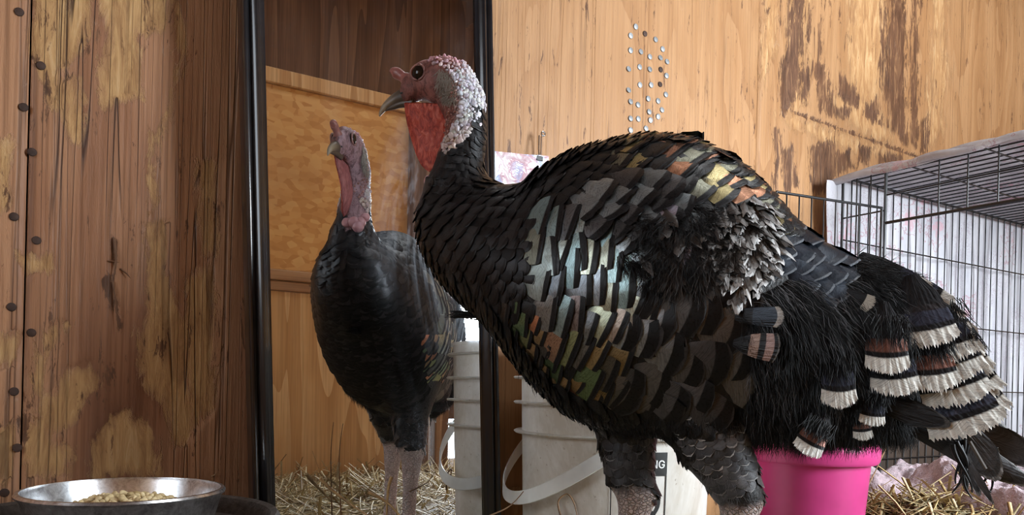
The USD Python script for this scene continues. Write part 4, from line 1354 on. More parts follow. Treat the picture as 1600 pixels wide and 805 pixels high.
def picture_dir(p, ang):
    """unit vectors of the middle plane that point along the picture angle ang (degrees, 0 right, 90 down)"""
    a = np.radians(ang)
    return np.stack([np.cos(a), np.zeros_like(a), -np.sin(a)], 1)


# blobs of skin on crown and nape
def lumps(name, u, v, r_px, colf, flat_=0.75, mirror_=True, seed=1, **said):
    r_ = np.random.default_rng(seed)
    p, n, ok = hit(u, v, head_d)
    p, n, r_px, uu, vv = p[ok], n[ok], r_px[ok], u[ok], v[ok]
    if mirror_:
        keep = np.abs(p[:, 1]) > 0.002
        p = np.vstack([p, p[keep] * [1, -1, 1]]); n = np.vstack([n, n[keep] * [1, -1, 1]])
        r_px = np.concatenate([r_px, r_px[keep]]); uu = np.concatenate([uu, uu[keep]]); vv = np.concatenate([vv, vv[keep]])
    vs, fs, cs = [], [], []
    b = trimesh.creation.icosphere(2, 1.0)
    for i in range(len(p)):
        s_ = r_px[i] * PXM
        x = b.vertices * (1 + 1.0 * (meshkit.fbm(b.vertices * 1.4 + i * 7.7, 2, 3)[:, None] - 0.5)) * s_ * r_.uniform(0.65, 1.3, 3)
        z = x @ n[i]
        x = x - np.outer(z * (1 - flat_), n[i])
        vs.append(x + p[i] + n[i] * s_ * 0.15); fs.append(b.faces + i * len(b.vertices)); cs.append(np.tile(colf(uu[i], vv[i], r_), (len(x), 1)))
    obj(name, (np.vstack(vs), np.vstack(fs)), M['caruncle'], turkey, smooth=True, fc=np.vstack(cs), **said)


CAR = [(668, 86), (690, 82), (725, 92), (752, 130), (760, 172), (748, 196), (722, 218), (697, 240), (689, 226), (702, 205), (716, 186), (722, 165), (716, 140), (706, 116), (690, 104), (672, 97)]
cand = rng.uniform((660, 80), (765, 245), (6000, 2))
cand = cand[inside(cand, CAR)]
chosen = []
for c in cand:
    if all((c[0] - q[0]) ** 2 + (c[1] - q[1]) ** 2 > 21 for q in chosen):
        chosen.append(c)
chosen = np.array(chosen)


def car_col(u, v, r_):
    pinkk = np.clip((118 - v) / 25, 0, 1) * np.clip((735 - u) / 20, 0.2, 1)
    lowk = np.clip((v - 185) / 35, 0, 1)
    c = np.array((0.74, 0.76, 0.80)) * (1 - pinkk) + np.array((0.60, 0.33, 0.37)) * pinkk
    c = c * (1 - 0.75 * lowk) + np.array((0.60, 0.45, 0.38)) * 0.75 * lowk
    return c * r_.uniform(0.55, 1.08) * np.array((1.0, r_.uniform(0.86, 1.0), r_.uniform(0.86, 1.02)))


lumps('caruncles', chosen[:, 0], chosen[:, 1], rng.uniform(2.6, 4.2, len(chosen)) * np.interp(chosen[:, 1], [90, 150, 200, 240], [0.85, 0.95, 1.25, 1.35]), car_col, 0.8, True, 5, kind='stuff', label='white and pink warty caruncles on crown and nape')
cand = rng.uniform((686, 104), (732, 232), (2500, 2))
cand = cand[inside(cand, [(704, 110), (722, 106), (728, 160), (714, 192), (698, 226), (690, 222), (698, 180), (706, 150)])]
small = []
for c in cand:
    if all((c[0] - q[0]) ** 2 + (c[1] - q[1]) ** 2 > 17 for q in small):
        small.append(c)
small = np.array(small)
lumps('caruncles', small[:, 0], small[:, 1], rng.uniform(1.4, 2.5, len(small)), lambda u, v, r_: np.array((0.36, 0.17, 0.14)) * r_.uniform(0.6, 1.2) + 0.20 * r_.uniform() * (u > 712), 0.8, True, 6, kind='stuff', label='small reddish wrinkled bumps on the neck')
# pale bristles over the ear
q = rng.uniform((682, 108), (716, 165), (520, 2)); q = q[inside(q, [(686, 108), (700, 110), (714, 130), (712, 160), (694, 158), (684, 135)])]
p, n, ok = hit(q[:, 0], q[:, 1], head_d); p, n = p[ok], n[ok]
p = np.vstack([p, p * [1, -1, 1]]); n = np.vstack([n, n * [1, -1, 1]])
d = picture_dir(p, rng.normal(105, 22, len(p)))
L = rng.uniform(0.006, 0.011, len(p))[:, None]
curves('ear_bristles', np.stack([p, p + d * L * 0.5 + n * 0.0015, p + d * L + n * 0.0012], 1), np.tile((0.0007, 0.0006, 0.0002), (len(p), 1)), hair_mat('bristle', (0.30, 0.27, 0.235)), turkey, kind='stuff', label='pale bristles over the ear')

# swollen pink lumps at the foot of the bare neck
for (u, v, y, r_) in ((672, 284, 0.004, 10), (674, 288, 0.016, 11), (684, 290, 0.026, 10), (678, 298, 0.022, 12), (690, 282, 0.031, 9)):
    c = side(np.array(float(u)), np.array(float(v)), y)
    m = trimesh.creation.icosphere(3, r_ * PXM)
    m.vertices = m.vertices * (1 + 0.30 * (meshkit.fbm(m.vertices * 160 + u, 2, 3)[:, None] - 0.5)) + c
    obj('neck_caruncle', m, M['caruncle'], turkey, smooth=True, fc=np.tile((0.47, 0.24, 0.26), (len(m.vertices), 1)), label='swollen pink lump at foot of neck')

# ------------------------------------------------------------------ plumage
ROWS = np.array([0, 0.30, 0.55, 0.785, 0.82, 0.935, 0.955, 1.0])
NC = 5
CC = np.linspace(-1, 1, NC)


def feathers(P_, N_, T_, L, W, lift, cols, met, round_=0.18, camber=0.10, curl=0.0, rag=0.0, seed=0, base=0.55, rows=None):
    """n feathers at once: n x 40 vertices, colours, amount of metal, st"""
    r_ = np.random.default_rng(seed)
    ROWS = globals()['ROWS'] if rows is None else np.array(rows)
    n, m = len(P_), len(ROWS)
    T_ = T_ - N_ * (T_ * N_).sum(1, keepdims=True); T_ /= np.linalg.norm(T_, axis=1, keepdims=True) + 1e-12
    B_ = np.cross(N_, T_)
    lift = np.broadcast_to(np.radians(lift), (n,))[:, None]
    T2 = T_ * np.cos(lift) + N_ * np.sin(lift); N2 = N_ * np.cos(lift) - T_ * np.sin(lift)
    t = ROWS[None, :, None]; c = CC[None, None, :]
    wp = np.interp(ROWS, [0, 0.3, 0.6, 0.88, 1.0], [base * 0.6, 0.85, 1.0, 0.99, 0.93])[None, :, None]
    L_, W_ = np.asarray(L)[:, None, None], np.asarray(W)[:, None, None]
    x = L_ * (t - np.broadcast_to(round_, (n,))[:, None, None] * (c ** 2) * t ** 2)
    x = x + r_.normal(0, 1, (n, m, NC)) * L_ * rag * t ** 4
    y = 0.5 * W_ * c * wp + np.asarray(r_.normal(0, 0.05, n))[:, None, None] * L_ * t ** 2
    z = -camber * W_ * c ** 2 + np.broadcast_to(curl, (n,))[:, None, None] * L_ * t ** 2 + r_.normal(0, 1, (n, m, NC)) * W_ * 0.008
    V_ = P_[:, None, None] + x[..., None] * T2[:, None, None] + y[..., None] * B_[:, None, None] + z[..., None] * N2[:, None, None]
    C_ = np.broadcast_to(cols[:, :, None], (n, m, NC, 3))
    K_ = np.broadcast_to(met[:, :, None], (n, m, NC))
    st = np.stack(np.broadcast_arrays(c, 2.4 * t - 0.6 * np.abs(c) + r_.uniform(0, 9, n)[:, None, None]), -1)
    return V_.reshape(n, -1, 3), C_.reshape(n, -1, 3), K_.reshape(n, -1), st.reshape(n, -1, 2)


_i = np.arange(len(ROWS) * NC).reshape(len(ROWS), NC)
_q = np.stack([_i[:-1, :-1], _i[1:, :-1], _i[1:, 1:], _i[:-1, 1:]], -1).reshape(-1, 4)
FTRI = np.vstack([_q[:, [0, 1, 2]], _q[:, [0, 2, 3]]])
REST = []                       # feathers that go into the joined plumage
COUNT = {}
BLACK = np.array((0.0075, 0.0075, 0.0085))


def emit(name, fe, limit=290, label=None):
    V_, C_, K_, st = fe
    for i in range(len(V_)):
        if name and COUNT.get(name, 0) < limit:
            COUNT[name] = COUNT.get(name, 0) + 1
            obj(name, (V_[i], FTRI), M['feather'], turkey, smooth=True, fc=C_[i], fm=K_[i], uv=st[i], label=label)
        else:
            REST.append((V_[i], C_[i], K_[i], st[i]))


def lattice(poly, ang, step_l, step_w, jit=0.12, seed=0, half=True):
    r_ = np.random.default_rng(seed)
    poly = np.array(poly, float)
    c = poly.mean(0); a = math.radians(ang)
    e, n = np.array([math.cos(a), math.sin(a)]), np.array([-math.sin(a), math.cos(a)])
    R_ = np.linalg.norm(poly - c, axis=1).max() + 60
    pts = []
    for i, x in enumerate(np.arange(-R_, R_, step_l)):
        for y in np.arange(-R_, R_, step_w):
            pts.append(c + e * x + n * (y + (0.5 * step_w if i % 2 else 0 if half else r_.uniform(0, step_w))))
    pts = np.array(pts) + r_.normal(0, jit, (len(pts), 2)) * np.array([step_l, step_w]).min()
    return pts[inside(pts, poly)]


def scheme(n, a, band, tip, met_a, met_b=0.0, met_t=0.0, root=BLACK):
    """colours along n feathers: root, a, band, tip"""
    cols = np.zeros((n, 8, 3)); met = np.zeros((n, 8))
    cols[:, 0:1] = np.broadcast_to(root, (n, 3))[:, None]
    cols[:, 1:4] = np.broadcast_to(a, (n, 3))[:, None]
    cols[:, 4:6] = np.broadcast_to(band, (n, 3))[:, None]
    cols[:, 6:8] = np.broadcast_to(tip, (n, 3))[:, None]
    met[:, 1:4] = np.broadcast_to(met_a, (n,))[:, None]; met[:, 4:6] = np.broadcast_to(met_b, (n,))[:, None]; met[:, 6:8] = np.broadcast_to(met_t, (n,))[:, None]
    return cols, met


def zone(name, poly, ang, L, W, step, lift, color, both=True, seed=0, f=bird_d, limit=290, sort='near', label=None, jit=0.10, spin=5, half=True, vary=0.12, **kw):
    """ang: degrees or function(u, v); L, W, step in picture pixels; color(u, v, rng) -> cols, met"""
    mean = ang if np.isscalar(ang) else float(ang(*np.array(poly, float).mean(0)))
    pts = lattice(poly, mean, step[0], step[1], jit, seed, half)
    r_ = np.random.default_rng(seed + 100)
    u, v = pts[:, 0], pts[:, 1]
    a = np.full(len(u), float(ang)) if np.isscalar(ang) else np.array([ang(x, y) for x, y in pts])
    a = a + r_.normal(0, spin, len(a))
    p, n, ok = hit(u, v, f)
    p, n, u, v, a = p[ok], n[ok], u[ok], v[ok], a[ok]
    k = len(p)
    scale = np.linalg.norm(p - EB, axis=1) / 1200
    T_ = picture_dir(p, a); T_ = T_ - n * (T_ * n).sum(1, keepdims=True); T_ /= np.linalg.norm(T_, axis=1, keepdims=True) + 1e-9
    face = np.clip(np.abs((n * ((EB - p) / np.linalg.norm(EB - p, axis=1)[:, None])).sum(1)), 0.35, 1)
    Ls, Ws = L * scale * r_.uniform(1 - vary, 1 + vary, k), W * scale * r_.uniform(1 - vary, 1 + vary, k) / face ** 0.5
    cols, met = color(u, v, r_)
    P_ = p - T_ * (Ls * 0.55)[:, None] + n * 0.0006
    order = np.argsort(-Ls * Ws * face) if sort == 'near' else np.arange(k)
    fe = feathers(P_, n, T_, Ls, Ws, lift, cols, met, seed=seed, **kw)
    emit(name, tuple(x[order] for x in fe), limit, label)
    if both:
        mir = np.array([1, -1, 1])
        c2, m2 = color(u, v, np.random.default_rng(seed + 7))
        fe = feathers(P_ * mir, n * mir, T_ * mir, Ls, Ws, lift, c2, m2, seed=seed + 1, **kw)
        if 'far' in (sort or ''):
            pass
        emit(None, fe)


def mixrows(r_, n, palette, weights, gain=(0.7, 1.15)):
    pal = np.array(palette)
    return pal[r_.choice(len(pal), n, p=np.array(weights) / np.sum(weights))] * r_.uniform(*gain, (n, 1))


def c_black(u, v, r_):
    n = len(u)
    a = np.tile((0.036, 0.036, 0.038), (n, 1)) * r_.uniform(0.5, 1.6, (n, 1))
    return scheme(n, a, BLACK * 0.7, BLACK * 1.5, 0.5)


def c_back(u, v, r_):
    n = len(u)
    a = mixrows(r_, n, [(0.030, 0.028, 0.027), (0.020, 0.020, 0.020), (0.045, 0.040, 0.036)], [3, 3, 1])
    return scheme(n, a, BLACK, BLACK * 1.3, 0.35)


def c_side(u, v, r_):
    n = len(u)
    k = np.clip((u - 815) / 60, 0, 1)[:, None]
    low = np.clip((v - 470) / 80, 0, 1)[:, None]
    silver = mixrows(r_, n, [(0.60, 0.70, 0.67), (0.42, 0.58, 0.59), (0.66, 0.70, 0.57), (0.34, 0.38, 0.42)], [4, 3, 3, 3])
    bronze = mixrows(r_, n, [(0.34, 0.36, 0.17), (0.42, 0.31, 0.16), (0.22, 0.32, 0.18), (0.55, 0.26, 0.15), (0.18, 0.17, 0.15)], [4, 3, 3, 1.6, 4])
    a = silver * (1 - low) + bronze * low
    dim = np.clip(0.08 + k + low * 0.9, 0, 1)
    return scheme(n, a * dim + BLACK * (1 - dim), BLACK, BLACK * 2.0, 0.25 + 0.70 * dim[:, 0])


def c_copper(u, v, r_):
    n = len(u)
    a = mixrows(r_, n, [(0.50, 0.25, 0.15), (0.48, 0.40, 0.20), (0.30, 0.30, 0.23), (0.56, 0.29, 0.19), (0.09, 0.09, 0.09)], [3, 3, 3, 2, 3])
    return scheme(n, a, BLACK, BLACK * 2, 0.85)


def c_mid(u, v, r_):
    n = len(u)
    a = mixrows(r_, n, [(0.50, 0.57, 0.60), (0.32, 0.36, 0.38), (0.50, 0.45, 0.54), (0.15, 0.15, 0.155)], [3, 4, 1, 4])
    return scheme(n, a, BLACK, BLACK * 1.5, 0.8)


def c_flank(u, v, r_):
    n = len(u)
    lit = (np.clip((1075 - u) / 70, 0, 1) * np.clip((600 - v) / 60, 0, 1))[:, None]  # highlight on the front flank painted in as silver
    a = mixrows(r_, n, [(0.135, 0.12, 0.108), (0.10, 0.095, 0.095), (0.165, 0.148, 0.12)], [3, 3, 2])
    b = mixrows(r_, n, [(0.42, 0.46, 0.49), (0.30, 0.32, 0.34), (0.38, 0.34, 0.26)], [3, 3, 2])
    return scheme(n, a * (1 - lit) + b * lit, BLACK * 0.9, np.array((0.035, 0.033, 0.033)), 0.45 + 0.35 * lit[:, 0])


def c_white(u, v, r_):
    n = len(u)
    br = np.clip((u - 1105 + 0.5 * (v - 380)) / 75 + r_.normal(0, 0.22, n), 0, 1)[:, None]
    a = mixrows(r_, n, [(0.40, 0.39, 0.385), (0.24, 0.225, 0.215), (0.15, 0.135, 0.125)], [2, 3, 2]) * br + (1 - br) * mixrows(r_, n, [(0.085, 0.072, 0.064), (0.055, 0.046, 0.042)], [1, 1])
    b = mixrows(r_, n, [(0.70, 0.69, 0.68), (0.50, 0.49, 0.48), (0.20, 0.185, 0.175)], [3, 3, 2]) * br + (1 - br) * mixrows(r_, n, [(0.11, 0.095, 0.086), (0.07, 0.06, 0.055)], [1, 1])
    return scheme(n, a, (a + b) / 2, b, 0.0, root=np.array((0.05, 0.042, 0.038)))


def c_brown(u, v, r_):
    n = len(u)
    a = mixrows(r_, n, [(0.050, 0.040, 0.035), (0.034, 0.028, 0.026), (0.075, 0.062, 0.055)], [3, 3, 1])
    return scheme(n, a, a * 0.8, a * 1.3, 0.0, root=np.array((0.03, 0.025, 0.022)))


def c_blue(u, v, r_):
    n = len(u)
    a = mixrows(r_, n, [(0.030, 0.038, 0.052), (0.045, 0.055, 0.072), (0.020, 0.024, 0.034)], [3, 2, 3])
    return scheme(n, a, np.array((0.016, 0.020, 0.028)), np.array((0.10, 0.11, 0.125)), 0.55, 0.3)


def c_thigh(u, v, r_):
    n = len(u)
    a = mixrows(r_, n, [(0.12, 0.122, 0.13), (0.085, 0.086, 0.093), (0.17, 0.17, 0.18)], [3, 3, 2])
    t = mixrows(r_, n, [(0.30, 0.30, 0.31), (0.52, 0.51, 0.50), (0.14, 0.14, 0.14)], [3, 3, 3])
    return scheme(n, a, a * 0.8, t, 0.0, root=np.array((0.03, 0.03, 0.032)))


# back to front: what lies lowest first
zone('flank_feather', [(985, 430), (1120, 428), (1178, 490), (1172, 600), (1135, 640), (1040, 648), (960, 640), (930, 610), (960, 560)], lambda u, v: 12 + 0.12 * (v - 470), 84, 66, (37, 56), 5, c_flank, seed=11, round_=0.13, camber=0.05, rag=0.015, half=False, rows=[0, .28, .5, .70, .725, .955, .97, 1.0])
zone('rump_feather', [(1213, 330), (1262, 358), (1330, 404), (1345, 440), (1292, 478), (1240, 432), (1213, 402)], lambda u, v: 44, 64, 42, (20, 27), 6, c_blue, seed=12, round_=0.10, camber=0.10)
zone('breast_feather', [(822, 318), (880, 334), (950, 372), (1004, 400), (1010, 470), (985, 560), (955, 640), (930, 628), (896, 580), (856, 520), (815, 480), (826, 420)],
     lambda u, v: float(np.interp(v, [320, 400, 480, 560, 640], [0, 2, 12, 28, 38])), 50, 60, (21, 48), 8, c_side, seed=13, half=False, jit=0.05, round_=0.05, camber=0.05, rag=0.012)
zone('wing_covert', [(872, 332), (930, 290), (1010, 272), (1080, 300), (1085, 400), (1010, 432), (955, 372)], lambda u, v: 38, 66, 44, (27, 30), 9, c_mid, seed=14, round_=0.12, camber=0.07, rag=0.03, spin=9)
zone('back_feather', [(965, 214), (1010, 205), (1062, 206), (1130, 232), (1172, 264), (1218, 326), (1205, 345), (1150, 322), (1080, 300), (1010, 276), (960, 262)], lambda u, v: 38 + 0.05 * (u - 1000), 56, 46, (25, 33), 3.5, c_copper, seed=15, round_=0.10, camber=0.06)
zone('shoulder_feather', [(826, 268), (850, 240), (900, 218), (960, 208), (1010, 206), (1000, 268), (950, 320), (880, 340), (828, 320)], lambda u, v: 42, 36, 28, (15, 18), 4, c_back, seed=16, round_=0.25, camber=0.08)
zone('chest_feather', [(657, 300), (700, 270), (760, 258), (826, 258), (838, 300), (832, 420), (806, 495), (790, 535), (742, 490), (700, 450), (668, 398), (655, 345)],
     lambda u, v: float(np.interp(u, [660, 720, 800, 840], [62, 42, 16, 6])) + 0.05 * (v - 360), 36, 27, (16, 19), 6, c_black, seed=17, round_=0.22, camber=0.08)
zone('neck_feather', [(697, 240), (722, 218), (748, 198), (764, 176), (764, 225), (770, 262), (745, 305), (690, 305), (655, 305), (668, 280)], lambda u, v: 98 - 0.5 * (u - 700) * 0.3, 24, 20, (12, 14), 8, c_black, seed=18, round_=0.25, camber=0.14)
zone('belly_feather', [(800, 552), (850, 612), (905, 652), (960, 672), (1040, 682), (1120, 684), (1120, 668), (1040, 660), (960, 640), (900, 628), (850, 590), (806, 540)], 30, 40, 34, (18, 22), 9, c_back, seed=19, round_=0.3)
zone('ragged_feather', [(1095, 355), (1165, 322), (1205, 318), (1222, 352), (1220, 410), (1192, 452), (1152, 474), (1118, 440), (1090, 400)], lambda u, v: 100 + 0.12 * (1160 - u), 42, 14, (13, 8.5), 15, c_white, seed=20, round_=0.3, camber=0.30, rag=0.14, curl=0.10, jit=0.5, spin=20, vary=0.35, label='pale frayed feather at the wing bend', limit=290)
zone('frayed_feather', [(1035, 335), (1100, 330), (1118, 420), (1100, 455), (1020, 440), (1000, 405), (1030, 370)], lambda u, v: 72, 52, 24, (20, 15), 12, c_brown, seed=21, round_=0.4, camber=0.2, rag=0.10, jit=0.4, spin=18, vary=0.3, label='brown frayed feather on the wing')


def c_bronze(u, v, r_):
    n = len(u)
    a = mixrows(r_, n, [(0.34, 0.36, 0.17), (0.46, 0.32, 0.17), (0.20, 0.30, 0.17), (0.60, 0.27, 0.15), (0.14, 0.13, 0.12), (0.05, 0.05, 0.05)], [3, 3, 2, 2.2, 4, 4])
    return scheme(n, a, BLACK, BLACK * 2.0, 0.9)


zone('bronze_feather', [(776, 505), (790, 482), (818, 476), (860, 516), (900, 576), (936, 626), (958, 645), (905, 650), (850, 608), (800, 550)], lambda u, v: float(np.interp(v, [480, 560, 640], [14, 30, 38])), 36, 32, (17, 25), 7, c_bronze, seed=26, round_=0.06, camber=0.06, rag=0.012)
# drumsticks, each on its own side
near_d = lambda p: chain_d(p, LEGS[0][0], LEGS[0][1])
far_d = lambda p: chain_d(p, LEGS[1][0], LEGS[1][1])
zone('thigh_feather', [(1035, 640), (1140, 640), (1180, 700), (1190, 748), (1176, 768), (1122, 784), (1098, 745), (1060, 690)], 66, 27, 27, (13, 17), 8, c_thigh, both=False, seed=22, f=near_d, round_=0.35, camber=0.12, rag=0.03)
zone('thigh_feather', [(925, 640), (1040, 640), (1034, 700), (1032, 738), (1020, 752), (966, 756), (952, 735), (948, 690)], 92, 27, 27, (13, 17), 8, lambda u, v, r_: tuple(x * k_ for x, k_ in zip(c_thigh(u, v, r_), (0.42, 1.0))), both=False, seed=23, f=far_d, round_=0.35, camber=0.12, rag=0.03, limit=480)  # shade on the far drumstick put in by darkening its colours
for f_, leg, sd in ((near_d, LEGS[0], 24), (far_d, LEGS[1], 25)):        # and their inner and front faces
    r_ = np.random.default_rng(sd)
    pts, rad = leg[0], leg[1]
    k = 420
    t = r_.uniform(0.35, len(pts) - 1.02, k); i = t.astype(int); w = (t - i)[:, None]
    c = pts[i] * (1 - w) + pts[i + 1] * w
    d = r_.normal(size=(k, 3)); d /= np.linalg.norm(d, axis=1, keepdims=True)
    p = c + d * 0.05
    for _ in range(4):
        p = p - grad(p, f_) * f_(p)[:, None]
    n = grad(p, f_)
    ok = (n[:, 1] > -0.25) | (n[:, 0] < -0.4)
    p, n = p[ok], n[ok]; k = len(p)
    cols, met = c_back(np.zeros(k), np.zeros(k), r_)
    T_ = np.tile(pts[-1] - pts[0], (k, 1)); T_ /= np.linalg.norm(T_, axis=1, keepdims=True)
    emit(None, feathers(p - T_ * 0.008, n, T_, np.full(k, 0.018), np.full(k, 0.018), 9, cols, met, 0.35, 0.12, 0, 0.03, sd))
# breast, back and belly along the middle line, where both sides meet
r_ = np.random.default_rng(31)
tri = V[F]; cen = tri.mean(1); ar = np.linalg.norm(np.cross(tri[:, 1] - tri[:, 0], tri[:, 2] - tri[:, 0]), axis=1)
uc, vc = uv_of(cen)
nn = grad(cen)
want = (np.abs(nn[:, 1]) < 0.62) & (uc < 1230) & (cen[:, 2] > 0.24) & (signed(np.stack([uc, vc], 1), SKIN_FAR) < -4) & (leg_d(cen) > 0.004)
pick = r_.choice(np.where(want)[0], 2600, replace=False, p=ar[want] / ar[want].sum())
sel, g_seen = [], {}
for i in pick:
    key = tuple((cen[i] / 0.0095).astype(int))
    if key not in g_seen:
        g_seen[key] = 1; sel.append(i)
p, n, u, v = cen[sel], nn[sel], uc[sel], vc[sel]
a = np.where(v < 300, np.where(u < 780, 95.0, 20.0), np.interp(u, [655, 720, 850], [78, 45, 22]))
cols, met = c_black(u, v, r_)
cc, cm = c_copper(u, v, r_)
bk = (u > 980) & (n[:, 2] > 0.3)
cols[bk], met[bk] = cc[bk], cm[bk]
size = np.interp(v, [200, 300, 420], [0.019, 0.024, 0.028]) * np.where(u < 790, 0.85, 1.1)
T_ = picture_dir(p, a); T_ = T_ - n * (T_ * n).sum(1, keepdims=True); T_ /= np.linalg.norm(T_, axis=1, keepdims=True) + 1e-9
emit(None, feathers(p - T_ * (size * 0.5)[:, None] + n * 0.001, n, T_, size * 1.15, size * 0.95, 9, cols, met, 0.22, 0.08, 0, 0.01, 33))

if REST:
    vs = np.concatenate([x[0] for x in REST]); nv = len(REST[0][0])
    fs = (np.arange(len(REST))[:, None, None] * nv + FTRI).reshape(-1, 3)
    obj('plumage', (vs, fs), M['feather'], turkey, smooth=True, fc=np.concatenate([x[1] for x in REST]), fm=np.concatenate([x[2] for x in REST]), uv=np.concatenate([x[3] for x in REST]), kind='stuff', label='close-lying black feathers of the far side, neck and breast')

# ------------------------------------------------------------------ tail: coverts with white fringes, quills, down, beard


def big_feather(name, tip, ang, L, W, y, bands, round_=0.10, fringe=0.10, curl=0.03, twist=0.0, seed=0, camber=0.06, label=None, flare=-0.42):
    """one large feather given by its tip in the picture. bands: (t, colour, metal) stops; fringe: ragged comb of the tip"""
    r_ = np.random.default_rng(seed)
    tip3 = side(np.array(float(tip[0])), np.array(float(tip[1])), y)
    sc = np.linalg.norm(tip3 - EB) / 1200
    L, W = L * sc, W * sc
    T_ = np.array([math.cos(math.radians(ang)), flare, -math.sin(math.radians(ang))]); T_ /= np.linalg.norm(T_)
    N_ = np.array([0.0, -1.0, 0.0]); N_ = N_ - T_ * (N_ @ T_); N_ /= np.linalg.norm(N_)
    B_ = np.cross(N_, T_)
    N_ = N_ * math.cos(twist) + B_ * math.sin(twist); B_ = np.cross(N_, T_)
    nc, rows = 45, np.unique(np.concatenate([np.linspace(0, 1, 9)] + [[max(b[0] - 0.012, 0), min(b[0] + 0.012, 1)] for b in bands[1:]]))
    c = np.linspace(-1, 1, nc)
    t = rows[:, None]
    comb = np.where(np.arange(nc) % 2 == 0, 0.0, -1.0) * r_.uniform(0.25, 1.0, nc) * fringe + r_.normal(0, fringe * 0.18, nc)
    x = L * (t - round_ * c[None] ** 2 * t ** 3 + comb[None] * np.clip((t - 0.90) / 0.10, 0, 1))
    wp = np.interp(rows, [0, 0.25, 0.6, 0.9, 1], [0.25, 0.7, 0.95, 1.0, 1.06])[:, None]
    yy = 0.5 * W * c[None] * wp
    z = -camber * W * c[None] ** 2 + curl * L * t ** 2 + 0.006 * W * r_.normal(size=(len(rows), nc)) + 0.012 * W * np.sin(c[None] * 21) * np.clip((t - 0.8) / 0.2, 0, 1)
    P_ = tip3 - T_ * L + x[..., None] * T_ + yy[..., None] * B_ + z[..., None] * N_
    col = np.zeros((len(rows), 3)); met = np.zeros(len(rows))
    for tt_, cc_, mm_ in bands:
        col[rows >= tt_] = cc_; met[rows >= tt_] = mm_
    v, f = grid_mesh(P_)
    C_ = np.repeat(col, nc, 0) * r_.uniform(0.88, 1.08, (len(v), 1)); K_ = np.repeat(met, nc)
    st = np.stack([np.tile(c, len(rows)), np.repeat(rows, nc) * 2.4 - 0.6 * np.abs(np.tile(c, len(rows))) + seed], 1)
    obj(name, (v, f), M['feather'], turkey, smooth=True, fc=C_, fm=K_, uv=st, label=label)


DK, WH = (0.012, 0.012, 0.014), (0.80, 0.78, 0.72)
TUFTS = []
CU_, BL_ = (0.34, 0.165, 0.13), (0.06, 0.065, 0.095)


def covert(tip, ang, W, y, seed, L=120, wt=0.775, **kw):
    bands = [(0, DK, 0), (wt - 0.34, (0.03, 0.026, 0.028), 0.2), (wt - 0.26, CU_ if seed % 2 else BL_, 0.55), (wt - 0.08, DK, 0.0), (wt, WH, 0)]
    r_ = np.random.default_rng(seed + 500)
    tip3 = side(np.array(float(tip[0])), np.array(float(tip[1])), y)
    sc = np.linalg.norm(tip3 - EB) / 1200
    T_ = np.array([math.cos(math.radians(ang)), -0.42, -math.sin(math.radians(ang))]); T_ /= np.linalg.norm(T_)
    N_ = np.array([0.0, -1.0, 0.0]); N_ = N_ - T_ * (N_ @ T_); N_ /= np.linalg.norm(N_)
    B_ = np.cross(N_, T_)
    k = 170
    p = tip3 - T_ * (L * sc * r_.uniform(0.50, 0.80, k))[:, None] + B_ * (0.5 * W * sc * r_.uniform(-1.05, 1.05, k))[:, None] + N_ * 0.003
    d = T_ + B_ * r_.normal(0, 0.28, k)[:, None] + N_ * r_.uniform(0.05, 0.4, k)[:, None]
    l_ = (L * sc * r_.uniform(0.12, 0.30, k))[:, None]
    if tip[1] > 560 and tip[0] < 1500:
        TUFTS.append(np.stack([p, p + d * l_ * 0.5, p + d * l_ - N_ * l_ * 0.10], 1))
    big_feather('tail_covert', tip, ang, L, W, y, bands, fringe=0.060, seed=seed, label='black tail covert with a white fringed tip', **kw)


for i, (u, v, ang, W, y) in enumerate([
        (1484, 494, 46, 46, -0.022), (1496, 522, 50, 54, -0.026), (1452, 470, 42, 42, -0.024), (1504, 548, 58, 64, -0.030),
        (1456, 545, 80, 78, -0.056), (1514, 576, 64, 66, -0.034), (1482, 572, 76, 86, -0.050), (1524, 604, 64, 72, -0.038), (1496, 600, 74, 88, -0.050),
        (1388, 588, 90, 58, -0.078), (1402, 622, 86, 64, -0.074), (1462, 616, 84, 66, -0.064), (1312, 641, 89, 48, -0.094), (1536, 636, 62, 78, -0.042),
        (1506, 636, 72, 88, -0.054), (1548, 668, 60, 78, -0.046), (1522, 684, 70, 96, -0.058)]):
    covert((u, v), ang, W, y, 40 + i, round_=0.12, curl=0.02)
covert((1256, 712, ), 118, 42, -0.085, 71, L=80)
covert((1362, 668), 96, 34, -0.070, 72, L=70)
covert((1350, 690), 84, 26, -0.060, 73, L=60)
curves('covert_down', np.vstack(TUFTS), np.tile((0.0007, 0.0006, 0.0002), (sum(map(len, TUFTS)), 1)), M['down'], turkey, kind='stuff', label='black down between the tail coverts')
# barred feathers lying loose on the flank
big_feather('barred_feather', (1219, 545), 8, 70, 42, -0.108, [(0, DK, 0), (0.35, (0.36, 0.24, 0.19), 0.3), (0.56, DK, 0), (0.70, (0.42, 0.28, 0.25), 0.3), (0.88, DK, 0), (0.97, (0.2, 0.19, 0.18), 0)], fringe=0.02, seed=81, label='loose feather with two copper bars', flare=-0.25)
big_feather('barred_feather', (1226, 496), 4, 84, 30, -0.107, [(0, DK, 0), (0.45, (0.05, 0.06, 0.075), 0.5), (0.88, (0.55, 0.54, 0.52), 0)], fringe=0.04, seed=82, label='dark feather with a white tip', flare=-0.25)
big_feather('barred_feather', (1368, 480), 30, 60, 24, -0.062, [(0, DK, 0), (0.72, (0.62, 0.58, 0.50), 0)], fringe=0.09, seed=83, curl=0.10, label='curled black feather with a pale tip')
